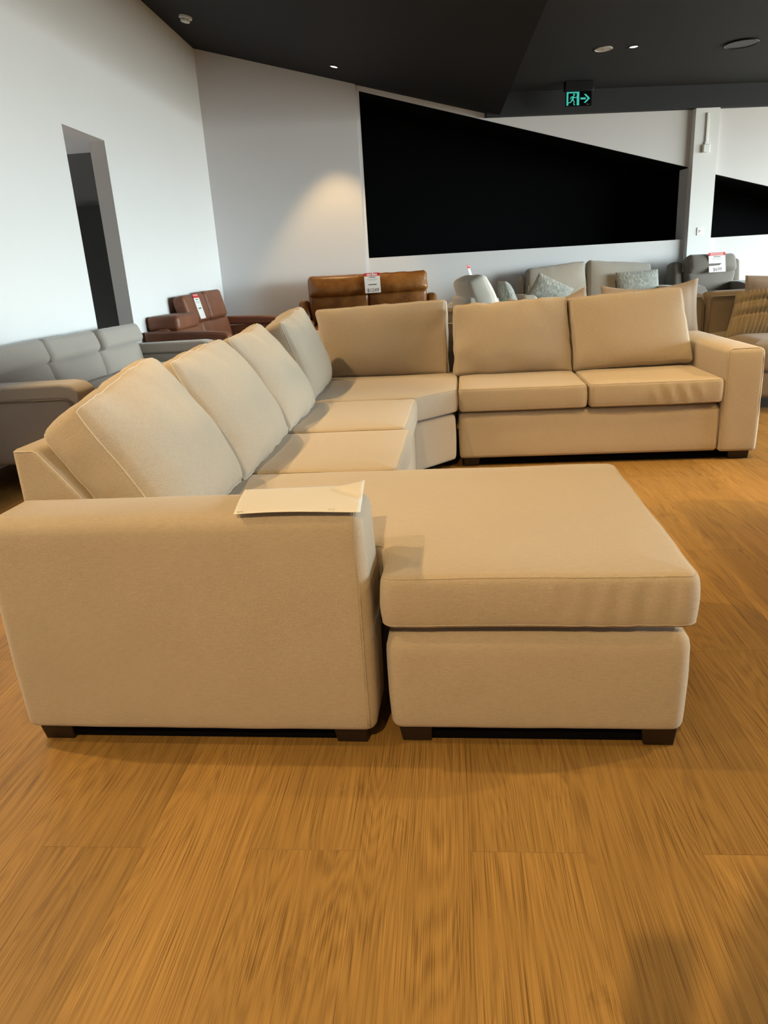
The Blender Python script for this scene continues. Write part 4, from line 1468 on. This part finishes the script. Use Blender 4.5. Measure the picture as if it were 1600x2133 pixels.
pe = thing('person', 'person in navy clothes holding up a phone, out of view behind the camera', 'person', (0.05, -0.46, 0))
PEL, CH, NK = (0, 0, .90), (0, .01, 1.28), (0, .02, 1.43)
body = [[(PEL, .135), ((0, .0, 1.08), .125), (CH, .14), ((0, .015, 1.37), .09), (NK, .052)]]
for s in (-1, 1):
    body.append([(CH, .14), ((s * .155, .005, 1.345), .062), ((s * .235, .03, 1.12), .046), ((s * .13, .27, 1.085), .034)])
    body.append([(PEL, .135), ((s * .09, .0, .80), .088), ((s * .10, .015, .46), .058), ((s * .10, -.015, .09), .040), ((s * .105, .02, .045), .038), ((s * .115, .16, .035), .032)])
skinned('body', body, M_CLOTH, pe)
skinned('neck', [[((0, .015, 1.38), .056), ((0, .022, 1.44), .052), ((0, .03, 1.53), .050)]], M_SKIN, pe)
hm = bmesh.new()
bmesh.ops.create_uvsphere(hm, u_segments=28, v_segments=20, radius=1)
for v in hm.verts:
    x, y, z = v.co
    jaw = 1 - .28 * max(0, -z) ** 1.5
    yy = y * .095 * (1 - .12 * max(0, -z))
    nose = .020 * math.exp(-((x / .16) ** 2)) * math.exp(-(((z + .12) / .2) ** 2)) * (1 if y > 0 else 0)
    brow = .004 * math.exp(-(((z - .16) / .12) ** 2)) * (1 if y > 0 else 0)
    sock = -.009 * (math.exp(-(((x - .36) / .16) ** 2)) + math.exp(-(((x + .36) / .16) ** 2))) * math.exp(-(((z - .02) / .1) ** 2)) * (1 if y > 0 else 0)
    lip = .006 * math.exp(-((x / .28) ** 2)) * math.exp(-(((z + .46) / .08) ** 2)) * (1 if y > 0 else 0)
    v.co = (x * .073 * jaw, .035 + yy + nose + brow + sock + lip, 1.565 + z * .118)
me = bpy.data.meshes.new('head')
hm.to_mesh(me)
hm.free()
me.materials.append(M_SKIN)
me.polygons.foreach_set('use_smooth', [True] * len(me.polygons))
o = bpy.data.objects.new('head', me)
COL.objects.link(o)
o.parent = pe
for s in (-1, 1):
    lathe('eye', [(0.0, -.010), (.007, -.0075), (.0105, 0), (.007, .0075), (0, .010)], M_WHITE, o, 12, loc=(s * .029, .110, 1.568))
    lathe('ear', [(0.0, -.008), (.016, -.006), (.020, 0), (.016, .006), (0, .008)], M_SKIN, o, 14, loc=(s * .074, .025, 1.558), rot=Matrix.Rotation(R(90), 3, 'Y'))
hm = bmesh.new()
bmesh.ops.create_uvsphere(hm, u_segments=28, v_segments=18, radius=1)
bmesh.ops.delete(hm, geom=[v for v in hm.verts if v.co.z < -.25 or (v.co.y > .35 and v.co.z < .55)], context='VERTS')
for v in hm.verts:
    q = v.co.copy()
    v.co = (q.x * .082, .026 + q.y * .104, 1.568 + q.z * .128 + .002 * math.sin(q.x * 40))
me = bpy.data.meshes.new('hair')
hm.to_mesh(me)
hm.free()
me.materials.append(M_HAIR)
me.polygons.foreach_set('use_smooth', [True] * len(me.polygons))
o = bpy.data.objects.new('hair', me)
COL.objects.link(o)
o.parent = pe
for s in (-1, 1):
    W_ = Vector((s * .13, .27, 1.085))
    P_ = Vector((s * .070, .355, 1.10))
    ch = [[(tuple(W_), .026), (tuple((W_ + P_) / 2), .030), (tuple(P_), .027)]]
    for k in range(4):
        b0 = P_ + Vector((s * -.004, .018, .030 - .019 * k))
        L = (.034, .038, .035, .028)[k]
        ch.append([(tuple(b0 + Vector((s * .012, -.012, 0))), .0088), (tuple(b0 + Vector((-s * .006, L * .75, .002))), .0084), (tuple(b0 + Vector((-s * .022, L * .95, .004))), .0078), (tuple(b0 + Vector((-s * .042, L * .55, .005))), .0070)])
    tb = P_ + Vector((-s * .004, -.022, .022))
    ch.append([(tuple(tb), .0105), (tuple(tb + Vector((-s * .018, .008, .022))), .0095), (tuple(tb + Vector((-s * .036, .016, .030))), .0080)])
    skinned('hand', ch, M_SKIN, pe)
ph = thing('phone', 'black phone held up by the person behind the camera', 'phone', (0.005, -0.075, 1.09))
box('phone_body', -.037, .037, -.0045, .0045, -.01, .142, M_METAL, ph, (.004, 3))
box('phone_screen', -.034, .034, -.0052, -.0044, -.006, .138, M_INK, ph)
